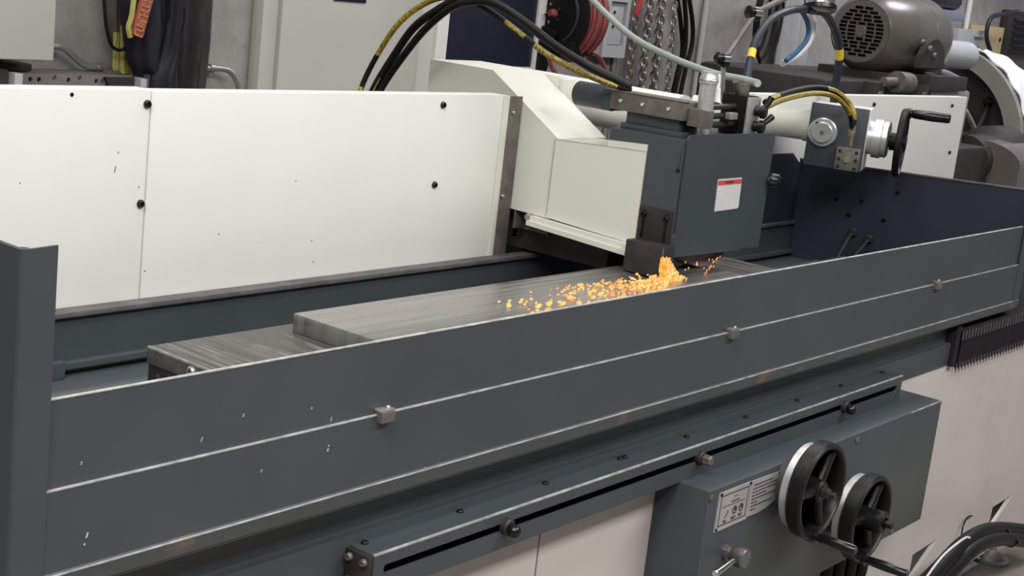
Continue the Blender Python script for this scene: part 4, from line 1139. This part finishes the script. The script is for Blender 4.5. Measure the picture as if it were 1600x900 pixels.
t0, t1, b0, b1 = (5.365, 2.220, 1.658), (5.546, 2.220, 1.669), (5.380, 2.220, 1.186), (5.580, 2.220, 1.188)
for i in range(11):
    g = i / 10.0
    yy = (2.24, 2.18, 2.26, 2.20, 2.15)[i % 5]
    top = (t0[0] + (t1[0] - t0[0]) * g, yy, t0[2])
    bot = (b0[0] + (b1[0] - b0[0]) * g, yy, b0[2] - 0.03 * (i % 3))
    solo(chain_strand(top, bot), 'hanging_chain', 'chain', 'steel chain strand hanging in a bundle on the concrete wall', 'chain', 'steel chain strands hanging together on the wall')
q = Vector((5.209, 2.120, 1.564))
solo(MB().obox(q, (0.35, 0, 0.93), (0, 1, 0), (-0.93, 0, 0.35), 0.045, 0.008, 0.014, 0.006), 'red_tag', 'redtag', 'red plastic tag hanging at the top of the chain bundle', 'tag')

for i, (pts, lab) in enumerate((([(5.663, 2.240, 1.661), (5.749, 2.240, 1.495), (5.789, 2.240, 1.380), (5.771, 2.240, 1.278), (5.753, 2.240, 1.175)], 'left black cable of the three hanging beside the chains'),
                                ([(5.695, 2.220, 1.665), (5.760, 2.220, 1.497), (5.777, 2.220, 1.368), (5.752, 2.220, 1.271), (5.737, 2.220, 1.177)], 'middle black cable of the three hanging beside the chains'),
                                ([(5.775, 2.250, 1.667), (5.859, 2.250, 1.513), (5.880, 2.250, 1.411), (5.856, 2.250, 1.307), (5.835, 2.250, 1.174)], 'right black cable of the three hanging beside the chains'))):
    solo(MB().tube(pts, 0.011, 10, 8), 'hanging_cable', 'black', lab, 'cable', 'black cables hanging beside the chains')
solo(MB().tube([((6.013, 2.280, 1.502)[0], 2.285, 0.2), ((6.013, 2.280, 1.502)[0], 2.285, 3.2)], 0.014, 12, 1), 'wall_pipe', 'boxgrey', 'thin grey vertical pipe on the wall right of the black cables', 'pipe')
for i, (w_, h_) in enumerate(((16, 60), (22, 72), (27, 82))):
    c_ = Vector((6.408, 2.200, 1.589))
    sx_, sz_ = 0.0498 * (w_ / 16.0) * 1.35, 0.1867 * (h_ / 60.0)
    pts = [c_ + Vector((sx_ * math.cos(t * math.pi / 6) + 0.02 * i, -0.012 * i, sz_ * math.sin(t * math.pi / 6) * (1.0 if t > 6 else 0.6))) for t in range(12)]
    solo(MB().tube(pts, 0.008, 8, 6, True), 'cable_loop', 'black', ('innermost', 'middle', 'outermost')[i] + ' loop of the black cable coil on the wall behind the gooseneck hose', 'cable', 'coiled black cable loops on the wall')
b = MB().drape([(2.1, (6.609, 2.200, 1.568)[0], (6.878, 2.200, 1.581)[0]), (1.0, (6.651, 2.200, 1.347)[0], (6.924, 2.200, 1.353)[0])], 2.22, 0.08, 2.5, 0.03, 16, 26, 12)
solo(b, 'plastic_sheet', 'boxgrey', 'crumpled grey plastic sheet hanging on the wall behind the blue hose', 'sheet', sharp=80)

# ------------------------------------------------------------------ second machine at the right
R2 = thing('belt_grinder', 'brown-grey second machine with a large fan cooled motor and curved wheel guard', 'machine', (6.6, 1.7, 0.0))
mc = Vector((5.831, 1.400, 1.566))
mr = 0.1734
# fan cover with grille slots
gs = []
gr = mr * 0.62
for row in range(-6, 7):
    z = row * gr / 6.6
    hw_ = math.sqrt(max(0, gr * gr - z * z))
    ncell = max(1, int(round(2 * hw_ / (gr * 0.42))))
    for cidx in range(ncell):
        c0 = -hw_ + 2 * hw_ * (cidx + 0.08) / ncell
        c1 = -hw_ + 2 * hw_ * (cidx + 0.92) / ncell
        if abs((c0 + c1) / 2) < gr * 0.27 and abs(z) < gr * 0.27:
            continue
        h = gr / 6.6 * 0.37
        gs.append([(mc.y + c0, mc.z + z - h), (mc.y + c1, mc.z + z - h), (mc.y + c1, mc.z + z + h), (mc.y + c0, mc.z + z + h)])
circ = [(mc.y + mr * 0.74 * math.cos(a * math.pi / 24), mc.z + mr * 0.74 * math.sin(a * math.pi / 24)) for a in range(48)]
mx1 = (6.496, 1.400, 1.561)[0]
ml = mx1 - mc.x
mo = part(MB().lathe(mc, (1, 0, 0), ((0.03, 0.0), (0.03, mr * 0.72), (0.0, mr * 0.735), (-0.002, mr * 0.76), (0.02, mr * 0.86), (0.07, mr * 0.97), (ml * 0.42, mr), (ml * 0.60, mr), (ml * 0.605, mr * 0.97), (ml * 0.62, mr * 0.97), (ml * 0.625, mr), (ml * 0.83, mr), (ml * 0.84, mr * 0.95), (ml * 0.93, mr * 0.90), (ml, mr * 0.62), (ml, 0)), 56), 'motor', 'motor', R2)
part(MB().prism(circ, 'YZ', mc.x - 0.004, mc.x + 0.001, gs), 'fan_grille', 'motor', mo)
part(MB().lathe(mc + Vector((-0.004, 0, 0)), (1, 0, 0), ((-0.004, 0), (-0.004, mr * 0.13), (0.001, mr * 0.15)), 20), 'grille_boss', 'motor', mo)
part(MB().lathe(mc + Vector((0.018, 0, 0)), (1, 0, 0), ((0, 0.0), (0, mr * 0.71), (0.008, mr * 0.71), (0.008, 0)), 40), 'fan', 'black', mo)
# body below the motor
part(MB().box(mc.x - 0.45, mx1 + 1.6, 1.15, 2.1, 0.0, mc.z - mr - 0.30, 0.02), 'body', 'motordark', R2)
part(MB().box((5.297, 1.450, 1.346)[0], mx1 - 0.15, 1.25, 1.85, mc.z - mr - 0.30, (5.552, 1.450, 1.376)[2], 0.03), 'top_housing', 'motordark', R2)
part(MB().box(mc.x + 0.05, mx1 + 0.15, 1.22, 1.6, mc.z - mr - 0.05, mc.z - mr + 0.015, 0.006), 'motor_plate', 'motordark', R2)
for X, w_ in (((5.673, 1.240, 1.379)[0], 0.045), ((6.115, 1.240, 1.386)[0], 0.06)):
    part(MB().box(X - w_, X + w_, 1.20, 1.26, mc.z - mr - 0.32, mc.z - mr - 0.02, 0.005), 'stand', 'motordark', R2)
    part(MB().cyl((X, 1.20, mc.z - mr - 0.07), (X, 1.188, mc.z - mr - 0.07), 0.016, n=12), 'stand_bolt', 'oldsteel', R2)
part(MB().cyl((5.817, 1.200, 1.379), (5.935, 1.200, 1.375), 0.045, n=20).cyl((5.692, 1.200, 1.377), (5.817, 1.200, 1.379), 0.02, n=14), 'coupling', 'oldsteel', R2)
part(MB().box((6.236, 1.300, 1.308)[0], (6.788, 1.300, 1.312)[0], 1.25, 1.5, 1.0, (6.397, 1.300, 1.344)[2], 0.02), 'gear_case', 'beige', R2)
# rounded hinge bracket
bx0, bx1 = (5.993, 1.200, 1.457)[0], (6.245, 1.200, 1.463)[0]
bz0, bz1 = (6.121, 1.200, 1.444)[2], (6.068, 1.200, 1.568)[2]
rad = (bx1 - bx0) / 2
pts = [(bx0, bz0), (bx1, bz0)] + [((bx0 + bx1) / 2 + rad * math.cos(a * math.pi / 16), bz1 - rad + rad * math.sin(a * math.pi / 16)) for a in range(17)]
br = part(MB().prism(pts, 'XZ', 1.18, 1.21), 'hinge_bracket', 'motordark', R2)
for px in ((6.052, 1.180, 1.526), (6.112, 1.180, 1.498), (5.968, 1.180, 1.550)):
    screw(br, px, (0, -1, 0), 0.014 if px is not None else 0.01, 0.012, 'oldsteel')
# grey barrel behind the bracket
part(MB().cyl((6.776, 1.450, 1.496), (7.159, 1.450, 1.494), 0.0682, n=28, bev=0.01), 'barrel', 'boxgrey', R2)
part(MB().tube([(6.481, 1.300, 1.421), (6.589, 1.300, 1.411), (6.721, 1.300, 1.390)], 0.018, 10, 6), 'pipe_elbow', 'galv', R2)
# curved wheel guard, axis along X
wc = Vector((7.598, 1.750, 1.041))
ro, ri = 0.4932, 0.4070
part(MB().lathe(wc, (1, 0, 0), ((0.0, ri), (0.0, ro), (0.16, ro), (0.16, ri), (0.0, ri)), 40, 0, math.radians(8), math.radians(112), (0, 0, 1)), 'guard_band', 'beige', R2)
part(MB().lathe(wc + Vector((0.10, 0, 0)), (1, 0, 0), ((0, 0.0), (0, ri + 0.005), (0.01, ri + 0.005)), 48), 'guard_disc', 'motordark', R2)
part(MB().cyl(wc + Vector((-0.1, 0, 0)), wc + Vector((0.1, 0, 0)), 0.10, n=24), 'spindle', 'motordark', R2)
part(MB().cyl((7.716, 1.500, 1.256), (6.994, 1.300, 1.038), 0.014, n=12), 'stay_rod', 'black', R2)
part(MB().ball((7.716, 1.500, 1.256), 0.035), 'stay_joint', 'black', R2)
part(MB().tube([(7.139, 1.400, 1.230), (7.275, 1.400, 1.155), (7.372, 1.400, 1.079), (7.321, 1.400, 1.020), (7.213, 1.400, 0.997)], 0.012, 8, 8), 'grease_line', 'boxgrey', R2)
part(MB().lathe((6.840, 1.250, 1.013), (1, 0.0, 0), ((0, 0.0), (0, 0.12), (0.25, 0.12), (0.28, 0.16), (0.5, 0.16), (0.5, 0)), 30), 'drive_drum', 'motordark', R2)
hx = Vector((6.909, 1.100, 0.999))
part(MB().prism([(1.0, 0.8), (1.45, 0.8)] + [(1.225 + 0.225 * math.cos(a * math.pi / 14), hx.z + 0.02 + 0.10 * math.sin(a * math.pi / 14)) for a in range(15)], 'YZ', hx.x, hx.x + 0.75), 'end_housing', 'motor', R2)
part(MB().cyl((7.530, 1.300, 1.039), (8.056, 1.300, 1.013), 0.018, n=14), 'shaft', 'chrome', R2)
CL = MB()
vs, fs = [], []
nA, nX = 30, 10
for i in range(nA + 1):
    a = math.radians(-18 - 92 * i / nA)
    for k in range(nX + 1):
        s = k / nX
        bulge = ro * (1.015 + 0.10 * math.sin(math.pi * i / nA) * s + 0.012 * math.sin(i * 1.1 + k))
        vs.append((wc.x + 0.05 + 0.17 * s, wc.y + math.sin(a) * bulge, wc.z + math.cos(a) * bulge))
o_ = len(vs)
vs += [(x + 0.004, y, z + 0.006) for x, y, z in vs]
for i in range(nA):
    for k in range(nX):
        a_, b_ = i * (nX + 1) + k, (i + 1) * (nX + 1) + k
        fs.append((a_, a_ + 1, b_ + 1, b_))
        fs.append((o_ + a_, o_ + b_, o_ + b_ + 1, o_ + a_ + 1))
CL.add(vs, fs)
solo(CL, 'white_cloth', 'cloth', 'white cloth draped over the curved wheel guard at the right', 'cloth', sharp=80)

# ------------------------------------------------------------------ far right clutter
BD = thing('pine_board', 'pale pine board standing at the far right', 'board', (9.246, 2.100, 1.428))
part(MB().prism([((9.336, 2.260, 1.648)[0], (9.452, 2.260, 1.405)[2] - 0.1), ((9.840, 2.260, 1.457)[0], (9.857, 2.260, 1.423)[2] - 0.1), ((9.836, 2.260, 1.653)[0], (9.836, 2.260, 1.653)[2]), ((9.205, 2.260, 1.651)[0], (9.205, 2.260, 1.651)[2])], 'XZ', 2.26, 2.299), 'plank', 'wood', BD)
part(MB().cyl((9.735, 2.260, 1.573), tuple(Vector((9.735, 2.260, 1.573)) + Vector((0, -0.004, 0))), 0.016, n=12), 'knot', 'ink', BD)
LB = thing('louvred_box', 'dark louvred steel box at the right edge', 'box', (10.011, 2.220, 1.475))
lx, lz0, lz1 = (9.785, 2.220, 1.588)[0], (9.947, 2.220, 1.482)[2], (9.797, 2.220, 1.774)[2]
part(MB().box(lx, lx + 0.9, 2.225, 2.299, lz0, lz1, 0.01), 'body', 'motordark', LB)
for i in range(6):
    z = lz0 + (lz1 - lz0) * (i + 0.7) / 7
    part(MB().obox((lx + 0.22, 2.22, z), (1, 0, 0), (0, 1, 0.5), (0, -0.5, 1), 0.16, 0.02, 0.004), 'louvre', 'motordark', LB)
hose('grey_cable', [(9.585, 2.120, 1.765), (9.347, 2.120, 1.737), (9.162, 2.120, 1.708), (9.116, 2.120, 1.646), (9.140, 2.120, 1.575), (9.232, 2.120, 1.498), (9.289, 2.120, 1.427)], 0.014, 'navyhose', 'dark grey cable hanging from the louvred box in front of the pine board')
solo(MB().box((9.021, 2.180, 1.612)[0], (9.263, 2.180, 1.622)[0], 2.18, 2.258, (9.153, 2.180, 1.489)[2], (9.091, 2.180, 1.619)[2], 0.008).box((9.077, 2.180, 1.582)[0], (9.235, 2.180, 1.588)[0], 2.165, 2.18, (9.112, 2.180, 1.576)[2], (9.104, 2.180, 1.591)[2], 0.004), 'grey_bin', 'hosegrey', 'pale grey-green plastic bin in front of the pine board', 'bin')
solo(MB().box((8.583, 2.080, 1.597)[0], (8.790, 2.080, 1.606)[0], 2.08, 2.16, 0.0, (8.684, 2.080, 1.617)[2], 0.008), 'grey_locker', 'boxgrey', 'narrow grey locker between the barrel and the pale bin', 'locker')
SH = thing('wall_shelf', 'blue-grey wall shelf behind the motor at the top right', 'shelf', (8.538, 2.150, 1.664))
sx0, sx1, sz0, sz1 = (8.115, 2.100, 1.671)[0], (8.686, 2.100, 1.676)[0], (8.419, 2.100, 1.660)[2], (8.395, 2.100, 1.714)[2]
part(MB().box(sx0, sx1, 2.1, 2.29, sz0, sz1, 0.006), 'board', 'bluegrey', SH)
part(MB().box(sx1 - 0.16, sx1 - 0.10, 2.16, 2.29, sz0 - 0.30, sz0, 0.004), 'bracket', 'black', SH)
solo(MB().tube([(sx0 + 0.02, 2.16, sz1 + 0.055), (sx0 + 0.25, 2.15, sz1 + 0.06), (sx1 - 0.08, 2.16, sz1 + 0.058)], 0.055, 14, 6), 'black_bundle', 'blackgloss', 'black plastic bag bundle lying on the blue-grey shelf', 'bag')
b = MB().tube([((9.166, 2.270, 1.720)[0], 2.28, 0.4), ((9.166, 2.270, 1.720)[0], 2.28, 3.0)], 0.018, 12, 1)
solo(b, 'white_conduit', 'frame_white', 'white vertical conduit on the wall above the pale bin', 'pipe')
